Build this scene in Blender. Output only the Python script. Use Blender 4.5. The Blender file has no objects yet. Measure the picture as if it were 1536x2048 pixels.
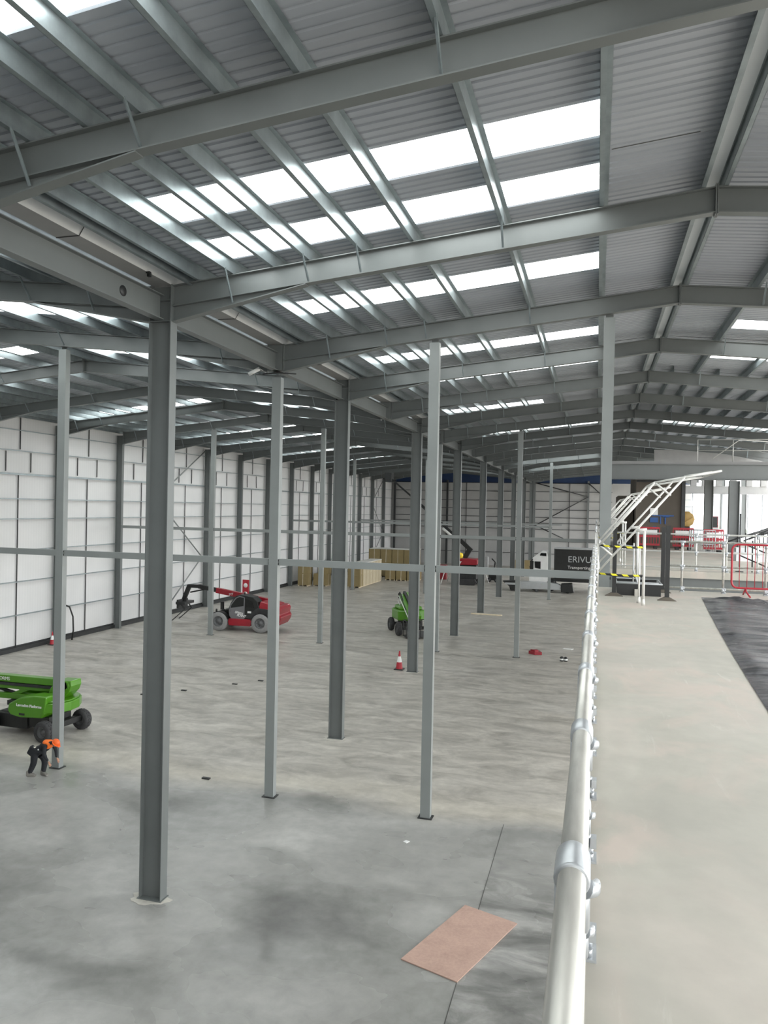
import bpy, math, random
from mathutils import Matrix, Vector, Quaternion
random.seed(7)
PI = math.pi
scn = bpy.context.scene
COL = scn.collection
ORD = ['first','second','third','fourth','fifth','sixth','seventh','eighth','ninth','tenth','eleventh','twelfth','thirteenth','fourteenth','fifteenth','sixteenth','seventeenth','eighteenth','nineteenth','twentieth']

# ------------------------------------------------------------ materials
def nodes(name):
    m = bpy.data.materials.new(name); m.use_nodes = True
    nt = m.node_tree; b = nt.nodes['Principled BSDF']
    return m, nt, b
def N(nt, t, **k):
    n = nt.nodes.new(t)
    for a, v in k.items(): setattr(n, a, v)
    return n
def ramp(nt, fac, stops):
    r = N(nt, 'ShaderNodeValToRGB'); e = r.color_ramp.elements
    while len(e) < len(stops): e.new(0.5)
    for i, (p, c) in enumerate(stops):
        e[i].position = p; e[i].color = (c[0], c[1], c[2], 1)
    nt.links.new(fac, r.inputs[0]); return r.outputs[0]
def noise(nt, vec, scale, detail=4, rough=.55, dist=0.0):
    n = N(nt, 'ShaderNodeTexNoise'); n.inputs['Scale'].default_value = scale
    n.inputs['Detail'].default_value = detail; n.inputs['Roughness'].default_value = rough
    n.inputs['Distortion'].default_value = dist
    nt.links.new(vec, n.inputs['Vector']); return n.outputs['Fac']
def mapping(nt, vec, sc=(1,1,1), loc=(0,0,0)):
    m = N(nt, 'ShaderNodeMapping'); m.inputs['Scale'].default_value = sc; m.inputs['Location'].default_value = loc
    nt.links.new(vec, m.inputs['Vector']); return m.outputs[0]
def mixc(nt, fac, a, b, mode='MIX'):
    m = N(nt, 'ShaderNodeMix', data_type='RGBA', blend_type=mode)
    for i, v in ((0, fac), (6, a), (7, b)):
        if isinstance(v, (int, float)): m.inputs[i].default_value = v
        elif isinstance(v, tuple): m.inputs[i].default_value = (v[0], v[1], v[2], 1)
        else: nt.links.new(v, m.inputs[i])
    return m.outputs[2]
def math_(nt, op, a, b=0.0, c=None):
    m = N(nt, 'ShaderNodeMath', operation=op)
    for i, v in enumerate((a, b) if c is None else (a, b, c)):
        if isinstance(v, (int, float)): m.inputs[i].default_value = v
        else: nt.links.new(v, m.inputs[i])
    return m.outputs[0]
def mat(name, col, rough=.5, metal=0.0, var=.12, vs=3.0, coat=0, stretch=(1,1,1)):
    m, nt, b = nodes(name)
    tc = N(nt, 'ShaderNodeTexCoord').outputs['Object']
    f = noise(nt, mapping(nt, tc, stretch), vs, 5, .6)
    lo = tuple(c*(1-var) for c in col); hi = tuple(min(1, c*(1+var)) for c in col)
    nt.links.new(ramp(nt, f, [(.3, lo), (.7, hi)]), b.inputs['Base Color'])
    b.inputs['Roughness'].default_value = rough; b.inputs['Metallic'].default_value = metal
    if coat: b.inputs['Coat Weight'].default_value = coat
    return m
M = {}
M['steel'] = mat('grey_painted_steel', (.145,.158,.157), .42, .0, .07, 1.2)
M['steel_box'] = mat('light_grey_steel', (.245,.265,.262), .42, .0, .06, 1.5)
M['galv'] = mat('galvanised_steel', (.30,.345,.36), .36, .5, .18, 2.5)
M['tube'] = mat('galvanised_tube', (.60,.59,.55), .36, .55, .22, 14, stretch=(1,.15,1))
M['clamp'] = mat('cast_clamp', (.55,.575,.60), .36, .6, .08, 10)
M['cream'] = mat('white_tube', (.70,.70,.67), .4, .15, .06, 6)
M['gutter'] = mat('gutter_sheet', (.32,.32,.315), .5, .0, .06, 2)
M['gutterlip'] = mat('gutter_lip_sheet', (.62,.63,.63), .5, .0, .04, 2)
M['black'] = mat('black_plastic', (.012,.013,.013), .45, 0, .2, 5)
M['dark'] = mat('dark_steel', (.035,.037,.038), .45, .2, .2, 5)
M['rubber'] = mat('tyre_rubber', (.045,.045,.047), .8, 0, .2, 8)
M['dusty_rubber'] = mat('dusty_tyre_rubber', (.27,.27,.27), .85, 0, .12, 8)
M['rim'] = mat('wheel_rim', (.16,.165,.17), .5, .2, .1, 6)
M['green'] = mat('green_paint', (.075,.25,.008), .33, 0, .08, 2, coat=.3)
M['green_dark'] = mat('dark_green_paint', (.015,.085,.02), .4, 0, .15, 3)
M['red'] = mat('red_paint', (.30,.008,.02), .35, 0, .1, 3, coat=.3)
M['redplastic'] = mat('red_plastic', (.42,.025,.04), .5, 0, .1, 3)
M['white'] = mat('white_paint', (.80,.81,.80), .4, 0, .04, 3)
M['cabgrey'] = mat('cab_grey_paint', (.17,.17,.18), .5, 0, .08, 3)
M['silver'] = mat('silver_panel', (.48,.50,.51), .35, .4, .06, 3)
M['card'] = mat('brown_card', (.27,.21,.10), .75, 0, .08, 1.5)
M['cardtan'] = mat('tan_card', (.50,.43,.30), .75, 0, .06, 1.5)
M['strap'] = mat('pale_strap', (.75,.72,.62), .6)
M['wrap'] = mat('clear_wrap', (.70,.70,.66), .3, 0, .1, 3)
M['wood'] = mat('pale_timber', (.72,.62,.45), .7, 0, .1, 6)
M['orange'] = mat('orange_fabric', (.95,.19,.02), .7, 0, .08, 9)
M['helmet'] = mat('orange_helmet', (.85,.13,.015), .35)
M['navy'] = mat('black_workwear', (.016,.018,.022), .85, 0, .2, 9)
M['skin'] = mat('skin', (.45,.25,.17), .6)
M['shoe'] = mat('grey_boot', (.22,.21,.19), .7)
M['hair'] = mat('dark_hair', (.03,.02,.015), .7)
M['core'] = mat('brown_board', (.115,.10,.082), .8, 0, .12, .8)
M['blue'] = mat('blue_board', (.03,.10,.30), .6)
M['bluemem'] = mat('blue_membrane', (.012,.035,.10), .6, 0, .2, .5)
M['yellow'] = mat('yellow_paint', (.85,.62,.02), .5)
M['ply'] = mat('plywood', (.62,.42,.16), .7)
M['concrete_block'] = mat('concrete', (.55,.53,.48), .85, 0, .08, 5)
M['fascia'] = mat('fascia_panel', (.72,.75,.77), .5, 0, .03, 1)
M['glassdark'] = mat('dark_glass', (.01,.011,.012), .08, 0, .05)
M['ground'] = mat('outside_ground', (.42,.39,.34), .9, 0, .1, .2)
M['tree'] = mat('far_hedge', (.30,.33,.24), .9, 0, .2, .4)

def roofsheet():
    m, nt, b = nodes('white_liner_sheet')
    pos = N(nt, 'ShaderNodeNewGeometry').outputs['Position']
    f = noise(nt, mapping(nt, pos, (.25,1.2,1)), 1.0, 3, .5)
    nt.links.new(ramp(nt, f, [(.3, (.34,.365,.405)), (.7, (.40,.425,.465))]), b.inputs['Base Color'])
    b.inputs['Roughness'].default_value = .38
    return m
M['roof'] = roofsheet()
def glow():
    m, nt, b = nodes('daylight_sheet')
    pos = N(nt, 'ShaderNodeNewGeometry').outputs['Position']
    f = noise(nt, mapping(nt, pos, (.35, 9, 1)), 1.0, 3, .6)
    c = ramp(nt, f, [(.30, (.34,.37,.37)), (.5, (.62,.66,.65)), (.66, (1,1,.99))])  # streaks in the emission stand in for shading of the ribs
    nt.links.new(c, b.inputs['Emission Color']); b.inputs['Emission Strength'].default_value = 5.2
    b.inputs['Base Color'].default_value = (.8,.8,.8,1); b.inputs['Roughness'].default_value = .4
    return m
M['glow'] = glow()
def wallpanel(name, c0, c1):
    m, nt, b = nodes(name)
    pos = N(nt, 'ShaderNodeNewGeometry').outputs['Position']
    w = N(nt, 'ShaderNodeTexWave', wave_type='BANDS', bands_direction='Y'); w.inputs['Scale'].default_value = 1.6
    w.inputs['Distortion'].default_value = .15
    nt.links.new(pos, w.inputs['Vector'])
    f = noise(nt, pos, .5, 4, .5)
    a = ramp(nt, f, [(.3, c0), (.7, c1)])
    nt.links.new(mixc(nt, w.outputs['Fac'], a, (.97,.97,.97), 'MULTIPLY'), b.inputs['Base Color'])
    b.inputs['Roughness'].default_value = .5
    return m
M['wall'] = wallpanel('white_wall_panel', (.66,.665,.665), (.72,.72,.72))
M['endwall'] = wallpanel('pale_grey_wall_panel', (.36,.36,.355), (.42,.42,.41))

def floor_mat():
    m, nt, b = nodes('power_floated_concrete')
    geo = N(nt, 'ShaderNodeNewGeometry'); pos = geo.outputs['Position']
    sep = N(nt, 'ShaderNodeSeparateXYZ'); nt.links.new(pos, sep.inputs[0])
    n1 = noise(nt, mapping(nt, pos, (.6,.9,1), (3,1,0)), .42, 4, .5, .35)
    n2 = noise(nt, mapping(nt, pos, (.7,1.6,1), (9,3,0)), .75, 7, .62, .9)
    n3 = noise(nt, mapping(nt, pos, (1,1,1), (2,31,0)), 2.6, 5, .65, .3)
    warm = ramp(nt, n2, [(.30, (.27,.255,.225)), (.5, (.415,.395,.355)), (.70, (.55,.525,.475))])
    cool = ramp(nt, n1, [(.27, (.17,.17,.162)), (.42, (.285,.285,.272)), (.54, (.35,.348,.332)), (.72, (.50,.495,.475))])
    # newer pour in front of the joint at Y about 19.8
    d = math_(nt, 'ADD', sep.outputs[1], math_(nt, 'MULTIPLY', math_(nt, 'SUBTRACT', n1, .5), 2.2))
    mr = N(nt, 'ShaderNodeMapRange'); mr.inputs['From Min'].default_value = 18.9; mr.inputs['From Max'].default_value = 20.0
    nt.links.new(d, mr.inputs['Value'])
    c = mixc(nt, mr.outputs[0], cool, warm)
    # stained strip next to the deck
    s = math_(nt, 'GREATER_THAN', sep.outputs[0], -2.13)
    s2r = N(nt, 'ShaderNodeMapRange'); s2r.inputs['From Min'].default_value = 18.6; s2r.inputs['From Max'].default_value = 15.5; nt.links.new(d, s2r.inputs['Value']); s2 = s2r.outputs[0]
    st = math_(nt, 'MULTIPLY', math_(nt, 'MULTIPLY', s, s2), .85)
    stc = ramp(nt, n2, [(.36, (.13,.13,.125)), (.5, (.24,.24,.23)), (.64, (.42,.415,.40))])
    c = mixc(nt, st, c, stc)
    # dusty beige drift between the posts and the joint
    dd = N(nt, 'ShaderNodeMapRange'); dd.inputs['From Min'].default_value = 1.0; dd.inputs['From Max'].default_value = 0.0
    nt.links.new(math_(nt, 'ABSOLUTE', math_(nt, 'SUBTRACT', d, 20.4)), dd.inputs['Value'])
    c = mixc(nt, math_(nt, 'MULTIPLY', dd.outputs[0], .45), c, (.56,.525,.445))
    sm = N(nt, 'ShaderNodeMapRange'); sm.inputs['From Min'].default_value = .3; sm.inputs['From Max'].default_value = .7
    sm.inputs['To Min'].default_value = .86; sm.inputs['To Max'].default_value = 1.1
    nt.links.new(n3, sm.inputs['Value'])
    cc = N(nt, 'ShaderNodeCombineColor')
    for i in range(3): nt.links.new(sm.outputs[0], cc.inputs[i])
    c = mixc(nt, 1.0, c, cc.outputs[0], 'MULTIPLY')
    nt.links.new(c, b.inputs['Base Color'])
    r = N(nt, 'ShaderNodeMapRange'); r.inputs['From Min'].default_value = .35; r.inputs['From Max'].default_value = .65
    r.inputs['To Min'].default_value = .14; r.inputs['To Max'].default_value = .40
    nt.links.new(n1, r.inputs['Value'])
    rr = math_(nt, 'ADD', r.outputs[0], math_(nt, 'MULTIPLY', mr.outputs[0], .16))
    nt.links.new(rr, b.inputs['Roughness'])
    b.inputs['Specular IOR Level'].default_value = .5
    return m
M['floor'] = floor_mat()
def deck_mat():
    m, nt, b = nodes('deck_concrete')
    pos = N(nt, 'ShaderNodeNewGeometry').outputs['Position']
    n1 = noise(nt, mapping(nt, pos, (1,.6,1)), .8, 6, .6, .6)
    n2 = noise(nt, pos, 5, 5, .6)
    c = ramp(nt, n1, [(.30, (.39,.37,.32)), (.5, (.47,.45,.395)), (.72, (.55,.49,.44))])
    c = mixc(nt, ramp(nt, n2, [(.3, (.9,.9,.9)), (.7, (1,1,1))]), (0,0,0), c) if False else mixc(nt, .25, c, ramp(nt, n2, [(.3,(.35,.34,.30)),(.7,(.56,.54,.48))]))
    n3 = noise(nt, mapping(nt, pos, (1.4,.9,1), (7,2,0)), .9, 5, .6, .8)
    c = mixc(nt, ramp(nt, n3, [(.50, (0,0,0)), (.66, (.7,.7,.7))]), c, (.56,.475,.42))
    n4 = noise(nt, mapping(nt, pos, (3,.5,1), (1,5,0)), 1.3, 7, .68, 1.2)
    c = mixc(nt, ramp(nt, n4, [(.60, (0,0,0)), (.72, (.45,.45,.45))]), c, (.66,.65,.60))
    n5 = noise(nt, mapping(nt, pos, (1,1,1), (17,5,0)), .5, 5, .6, .5)
    c = mixc(nt, ramp(nt, n5, [(.50, (0,0,0)), (.68, (.45,.45,.45))]), c, (.36,.35,.31))
    nt.links.new(c, b.inputs['Base Color']); b.inputs['Roughness'].default_value = .5
    return m
M['deck'] = deck_mat()
def tarp_mat():
    m, nt, b = nodes('black_polythene')
    pos = N(nt, 'ShaderNodeNewGeometry').outputs['Position']
    n = noise(nt, mapping(nt, pos, (.7,3.5,1)), 1.6, 5, .6, .4)
    nt.links.new(ramp(nt, n, [(.3,(.03,.03,.034)),(.7,(.085,.085,.095))]), b.inputs['Base Color'])
    b.inputs['Roughness'].default_value = .24
    bp = N(nt, 'ShaderNodeBump'); bp.inputs['Strength'].default_value = .6; bp.inputs['Distance'].default_value = .08
    nt.links.new(n, bp.inputs['Height']); nt.links.new(bp.outputs[0], b.inputs['Normal'])
    return m
M['tarp'] = tarp_mat()
def sheet_mat():
    m, nt, b = nodes('pink_ply_sheet')
    pos = N(nt, 'ShaderNodeTexCoord').outputs['Object']
    n = noise(nt, pos, 2.2, 6, .65, .3); n2 = noise(nt, mapping(nt, pos, (1,1,1), (4,4,0)), 24, 3, .6)
    c = ramp(nt, n, [(.3, (.42,.27,.215)), (.5, (.50,.33,.27)), (.72, (.56,.37,.30))])
    c = mixc(nt, .18, c, ramp(nt, n2, [(.35, (.33,.26,.22)), (.6, (.6,.45,.38))]))
    nt.links.new(c, b.inputs['Base Color']); b.inputs['Roughness'].default_value = .7
    return m
M['sheet'] = sheet_mat()
def stripe_mat():
    m, nt, b = nodes('hazard_stripe')
    tc = N(nt, 'ShaderNodeTexCoord').outputs['Object']
    w = N(nt, 'ShaderNodeTexWave', wave_type='BANDS', bands_direction='DIAGONAL'); w.inputs['Scale'].default_value = 3.2
    nt.links.new(mapping(nt, tc, (1,0,1)), w.inputs['Vector'])
    nt.links.new(ramp(nt, w.outputs['Fac'], [(.49, (.01,.01,.01)), (.51, (.80,.72,.03))]), b.inputs['Base Color'])
    b.inputs['Roughness'].default_value = .5
    return m
M['stripe'] = stripe_mat()
def chapter_mat():
    m, nt, b = nodes('red_white_board')
    tc = N(nt, 'ShaderNodeTexCoord').outputs['Object']
    w = N(nt, 'ShaderNodeTexBrick'); w.inputs['Scale'].default_value = 2.5
    w.inputs['Color1'].default_value = (.55,.03,.04,1); w.inputs['Color2'].default_value = (.45,.02,.03,1); w.inputs['Mortar'].default_value = (.75,.70,.68,1)
    w.inputs['Mortar Size'].default_value = .06
    nt.links.new(mapping(nt, tc, (1,1,1)), w.inputs['Vector'])
    nt.links.new(w.outputs['Color'], b.inputs['Base Color'])
    return m

# ------------------------------------------------------------ mesh builder
class MB:
    def __init__(s): s.v=[]; s.f=[]; s.mi=[]; s.sm=[]
    def add(s, vs, fs, m=0, sm=False):
        o = len(s.v); s.v += [tuple(v) for v in vs]
        for f in fs: s.f.append(tuple(i+o for i in f)); s.mi.append(m); s.sm.append(sm)
        return s
    def box(s, x0,x1,y0,y1,z0,z1, m=0):
        return s.add([(x,y,z) for x in (x0,x1) for y in (y0,y1) for z in (z0,z1)],
            [(0,1,3,2),(4,6,7,5),(0,4,5,1),(2,3,7,6),(0,2,6,4),(1,5,7,3)], m)
    def bar(s, p0, p1, w, h, m=0, up=(0,0,1)):
        p0=Vector(p0); p1=Vector(p1); d=(p1-p0).normalized(); up=Vector(up)
        if abs(d.dot(up))>.99: up=Vector((0,1,0))
        a=d.cross(up).normalized(); b=a.cross(d)
        vs=[]
        for p in (p0,p1):
            for (i,j) in ((-1,-1),(1,-1),(1,1),(-1,1)): vs.append(p+a*i*w/2+b*j*h/2)
        return s.add(vs, [(3,2,1,0),(4,5,6,7),(0,1,5,4),(1,2,6,5),(2,3,7,6),(3,0,4,7)], m)
    def tube(s, pts, r, n=10, m=0, closed=False, caps=True):
        pts=[Vector(p) for p in pts]; rs = r if isinstance(r,(list,tuple)) else [r]*len(pts)
        L=len(pts); vs=[]; a=None
        for i,p in enumerate(pts):
            if closed: d=(pts[(i+1)%L]-pts[i-1]).normalized()
            elif i==0: d=(pts[1]-p).normalized()
            elif i==L-1: d=(p-pts[i-1]).normalized()
            else: d=((pts[i+1]-p).normalized()+(p-pts[i-1]).normalized()).normalized()
            if a is None:
                up=Vector((0,0,1)) if abs(d.z)<.9 else Vector((0,1,0)); a=d.cross(up).normalized()
            else: a=(a-d*a.dot(d)).normalized()
            b=a.cross(d)
            for k in range(n):
                t=2*PI*k/n; vs.append(p+a*math.cos(t)*rs[i]+b*math.sin(t)*rs[i])
        fs=[]
        for i in range(L if closed else L-1):
            for k in range(n):
                k2=(k+1)%n; j=(i+1)%L; fs.append((i*n+k, j*n+k, j*n+k2, i*n+k2))
        s.add(vs, fs, m, True)
        if caps and not closed:
            o=len(s.v)-L*n
            s.f.append(tuple(o+k for k in range(n))); s.mi.append(m); s.sm.append(False)
            s.f.append(tuple(o+(L-1)*n+k for k in reversed(range(n)))); s.mi.append(m); s.sm.append(False)
        return s
    def prism(s, poly, axis, a, b, m=0):
        n=len(poly)
        def P(u,v,t): return {'x':(t,u,v),'y':(u,t,v),'z':(u,v,t)}[axis]
        vs=[P(u,v,a) for u,v in poly]+[P(u,v,b) for u,v in poly]
        fs=[tuple(range(n)), tuple(reversed(range(n,2*n)))]+[(i,i+n,(i+1)%n+n,(i+1)%n) for i in range(n)]
        return s.add(vs, fs, m)
    def lathe(s, prof, c, axis='z', n=20, m=0):
        vs=[]; L=len(prof)
        for r,h in prof:
            for k in range(n):
                t=2*PI*k/n; u,v=r*math.cos(t),r*math.sin(t)
                vs.append({'z':(c[0]+u,c[1]+v,c[2]+h),'y':(c[0]+u,c[1]+h,c[2]+v),'x':(c[0]+h,c[1]+u,c[2]+v)}[axis])
        fs=[(i*n+k,(i+1)*n+k,(i+1)*n+(k+1)%n,i*n+(k+1)%n) for i in range(L-1) for k in range(n)]
        return s.add(vs, fs, m, True)
    def mesh(s, name, mats):
        me=bpy.data.meshes.new(name); me.from_pydata(s.v,[],s.f)
        for mm in (mats if isinstance(mats,(list,tuple)) else [mats]): me.materials.append(M[mm])
        me.polygons.foreach_set('material_index', s.mi); me.polygons.foreach_set('use_smooth', s.sm)
        me.validate(); me.update(); 
        import bmesh
        bm=bmesh.new(); bm.from_mesh(me); bmesh.ops.recalc_face_normals(bm, faces=bm.faces); bm.to_mesh(me); bm.free()
        return me
    def build(s, name, mats, parent=None, loc=None, bev=0):
        o=bpy.data.objects.new(name, s.mesh(name, mats)); COL.objects.link(o)
        if parent: o.parent=parent
        if loc: o.location=loc
        if bev:
            b=o.modifiers.new('bevel','BEVEL'); b.width=bev; b.segments=2; b.limit_method='ANGLE'; b.angle_limit=.6
        return o
def tag(o, label=None, cat=None, group=None, kind=None):
    if label: o['label']=label
    if cat: o['category']=cat
    if group: o['group']=group
    if kind: o['kind']=kind
    return o
def thing(name, label, cat, loc=(0,0,0), rz=0, group=None):
    o=bpy.data.objects.new(name,None); COL.objects.link(o); o.location=loc; o.rotation_euler=(0,0,rz)
    o.empty_display_size=.1
    return tag(o,label,cat,group)
def dup(root, loc, label=None, rz=None):
    def cp(o, par):
        c=o.copy(); COL.objects.link(c)
        if par: c.parent=par
        for ch in list(o.children): cp(ch, c)
        return c
    r=cp(root,None); r.location=loc
    if rz is not None: r.rotation_euler=(0,0,rz)
    if label: r['label']=label
    return r
def text(name, s, size, m, parent, loc, rot, ext=.004, shear=0, bold=0):
    cu=bpy.data.curves.new(name,'FONT'); cu.body=s; cu.size=size; cu.extrude=ext; cu.shear=shear; cu.offset=bold
    t=bpy.data.objects.new(name+'_tmp',cu); COL.objects.link(t)
    bpy.context.view_layer.update()
    me=bpy.data.meshes.new_from_object(t.evaluated_get(bpy.context.evaluated_depsgraph_get()))
    bpy.data.objects.remove(t); me.materials.clear(); me.materials.append(M[m])
    o=bpy.data.objects.new(name,me); COL.objects.link(o); o.parent=parent; o.location=loc; o.rotation_euler=rot
    return o

# ------------------------------------------------------------ camera
H=8.1; DZ=6.37
cam=bpy.data.cameras.new('camera'); cam.sensor_fit='VERTICAL'; cam.sensor_height=36; cam.sensor_width=27
cam.lens=1500/2048*36; cam.clip_start=.05; cam.clip_end=800
co=bpy.data.objects.new('camera',cam); COL.objects.link(co)
R=Matrix(((.96174745,.0211213,-.2731222),(.2731961,-.00064131,.9619581),(.0201427,-.9997767,-.00638703)))
rx=R.col[0]; dn=R.col[1]; fw=R.col[2]
m4=Matrix.Identity(4)
for i in range(3): m4[i][0]=rx[i]; m4[i][1]=-dn[i]; m4[i][2]=-fw[i]
m4[2][3]=H
co.matrix_world=m4; scn.camera=co

# ------------------------------------------------------------ geometry constants
FY=[8.0]+[7.88+5.625*i for i in range(1,18)]         # portal frames
XV,XR,XW,XL,XE=-8.6,1.8,12.0,-19.2,-29.8
YE=109.0; YB=-14.0
def zt(x):                                    # top of rafter
    if x>=XR: return 13.52-.1*(x-XR)
    if x>=XV: return 12.5+.1*(x+8.4)
    if x>=XL: return 12.5-.1*(x+8.8)
    return 13.54+.1*(x-XL)
def zr(x): return zt(x)+.26                  # liner sheet underside

# ------------------------------------------------------------ floor, deck, ground
def struct(name, mb, mats, parent=None):
    o=mb.build(name,mats,parent)
    if not parent: o['kind']='structure'
    return o
b=MB(); b.box(-30.1,12.4,YB,YE+.3,-.3,0); struct('floor',b,'floor')
b=MB()
b.box(-2.146,-2.130,YB,19.4,.0005,.004)
for y in (41.0,62.5,85.0): b.box(-29.6,0,y,y+.02,.0005,.004)
M['joint']=mat('joint_sealant',(.085,.085,.08),.8)
struct('trim_1',b,'joint')
b=MB(); b.box(-.06,12.4,YB,17.95,DZ-.2,DZ); b.box(-.06,12.4,23.9,75,DZ-.2,DZ); struct('floor_mezzanine',b,'deck')
b=MB(); b.box(-200,200,YE+.35,400,-.6,-.3); b.box(12.45,260,-150,YE+.35,-.6,-.3); b.box(-200,12.45,-200,YB-.02,-.6,-.3); struct('ground',b,'ground')
# deck edge beams
def ibeam(mb,p0,p1,d,w,axis='x',tw=.012,tf=.018):
    """horizontal I beam, p0 p1 centre of top"""
    p0=Vector(p0);p1=Vector(p1)
    z=Vector((0,0,1))
    mb.bar(p0-z*tf/2,p1-z*tf/2,w,tf); mb.bar(p0-z*(d-tf/2),p1-z*(d-tf/2),w,tf); mb.bar(p0-z*d/2,p1-z*d/2,tw,d-2*tf)
for (a,c,lab) in (((0,17.84,DZ-.2),(12.2,17.84,DZ-.2),'grey steel beam under the near edge of the raised deck'),
                  ((-.02,24.02,DZ-.2),(12.2,24.02,DZ-.2),'grey steel beam along the edge of the far raised deck')):
    b=MB(); ibeam(b,a,c,.5,.2); tag(b.build('deck_edge_beam','steel'),lab,'beam',)
b=MB(); ibeam(b,(.06,YB+.5,DZ-.2),(.06,17.7,DZ-.2),.5,.2); tag(b.build('deck_edge_beam','steel'),'grey steel beam under the deck beneath the long guardrail','beam')
b=MB(); ibeam(b,(.06,24.2,DZ-.2),(.06,74.8,DZ-.2),.5,.2); tag(b.build('deck_edge_beam','steel'),'grey steel beam running back along the side of the far deck','beam')
for i,(x,y) in enumerate(((.25,13.5),(.25,30.4),(.25,36.0),(.25,47.3),(.25,58.5),(12,17.6),(12,30.4),(12,47.3),(12,62))):
    b=MB(); b.box(x-.1,x+.1,y-.1,y+.1,.012,DZ-.72); b.box(x-.17,x+.17,y-.17,y+.17,0,.012)
    tag(b.build('deck_prop','steel'),'grey steel prop carrying the raised deck from below','post','deck props')

# ------------------------------------------------------------ roof
lights={'RL':[(5.1,6.5,-7.1,0),(10.4,11.4,-7.1,0),(12.3,13.3,-7.1,0),(16.5,17.6,-7.1,0),(23.1,24.1,-7.1,0),(27.6,28.5,-7.1,0),(36.1,37.2,-7.1,-2.6),(47.4,48.3,-7.1,0),(58.5,59.5,-7.1,0),(68.3,69.4,-7.1,0),(79.8,80.8,-7.1,0),(98,99,-7.1,0),(-2.5,-1.3,-7.1,0)],
 'RR':[(5.1,6.5,3.7,10.2),(12.3,13.3,3.7,10.2),(23.1,24.1,3.7,10.2),(27.6,28.5,3.7,10.2),(47.4,48.3,3.7,10.2),(64,65,3.7,10.2),(75,76,3.7,10.2),(86,87,3.7,10.2),(-2.5,-1.3,3.7,10.2)],
 'LR':[(5.1,6.5,-17.9,-10.4),(10.8,11.8,-17.9,-10.4),(16.4,17.9,-17.9,-10.4),(22.6,23.9,-17.9,-10.4),(26.7,27.6,-17.9,-10.4),(32.2,33.1,-17.9,-10.4),(36.3,37.4,-17.9,-10.4),(42.3,43.2,-17.9,-10.4),(47.6,48.6,-17.9,-10.4),(56,57,-17.9,-10.4),(67,68,-17.9,-10.4),(78,79,-17.9,-10.4),(90,91,-17.9,-10.4)],
 'LL':[(16.4,17.5,-28.1,-20.4),(22.6,23.7,-28.1,-20.4),(25.6,27.2,-28.1,-20.4),(35.6,36.9,-28.1,-20.4),(37.9,38.8,-28.1,-20.4),(43.0,44.2,-28.1,-20.4),(48.4,49.6,-28.1,-20.4),(54,55.2,-28.1,-20.4),(65,66,-28.1,-20.4),(76,77,-28.1,-20.4),(88,89,-28.1,-20.4)]}
slopes={'RL':(XV+.25,XR,),'RR':(XR,XW),'LR':(XL,XV-.25),'LL':(XE,XL)}
PIT=.19
def prof(y):
    t=((y-YB)/PIT)%1.0
    return t
def ypoints(a,bb):
    ys=[a]; k=math.floor((a-YB)/PIT)
    while True:
        base=YB+k*PIT
        for f in (0,.62,.70,.92):
            y=base+f*PIT
            if a+.004<y<bb-.004: ys.append(y)
        if base>bb: break
        k+=1
    ys.append(bb); return ys
def dz(y):
    t=((y-YB)/PIT)%1.0
    if t<=.62: return 0
    if t<=.70: return .022*(t-.62)/.08
    if t<=.92: return .022
    return .022*(1-(t-.92)/.08)
rb=MB()
def sheet(mb,x0,x1,y0,y1,off=0):
    ys=ypoints(y0,y1); o=[]
    vs=[]
    for y in ys: vs+= [(x0,y,zr(x0)+dz(y)+off),(x1,y,zr(x1)+dz(y)+off)]
    mb.add(vs,[(2*i,2*i+1,2*i+3,2*i+2) for i in range(len(ys)-1)],0)
def inner(x,s): # avoid ridge/valley ambiguity
    return x
nl={'RL':'right-hand bay, between valley and ridge','RR':'right-hand bay, beyond the ridge','LR':'left-hand bay, beside the valley','LL':'left-hand bay, towards the white wall'}
for key,(x0,x1) in slopes.items():
    ls=sorted(lights[key]); cuts=[YB]
    for l in ls: cuts+=[l[0],l[1]]
    cuts.append(YE)
    xs=x0+1e-5; xe=x1-1e-5
    for i in range(len(cuts)-1):
        a,c=cuts[i],cuts[i+1]
        if i%2==0: sheet(rb,xs,xe,a,c)
        else:
            l=ls[i//2]; sheet(rb,xs,l[2],a,c); sheet(rb,l[3],xe,a,c)
    for i,l in enumerate(ls):
        g=MB(); sheet(g,l[2],l[3],l[0],l[1],-.002)
        tag(g.build('rooflight','glow'),'bright rooflight strip, %s, %s one back'%(nl[key],ORD[i]),'rooflight','rooflights')
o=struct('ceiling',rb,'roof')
# dark sheet joints seen from below
b=MB()
for y in (11.9-.0,19.9,25.5,31.2,39,44.7,50.2):
    for x0,x1 in ((.1,1.35),(2.3,9)): 
        b.add([(x0,y,zr(x0)-.004),(x1,y,zr(x1)-.004),(x1,y+.025,zr(x1)-.004),(x0,y+.025,zr(x0)-.004)],[(0,1,2,3)])
for y in (20.4,26,31.5):
    b.add([(-7,y,zr(-7)-.004),(0,y,zr(0)-.004),(0,y+.02,zr(0)-.004),(-7,y+.02,zr(-7)-.004)],[(0,1,2,3)])
struct('trim_2',b,'joint')
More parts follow.
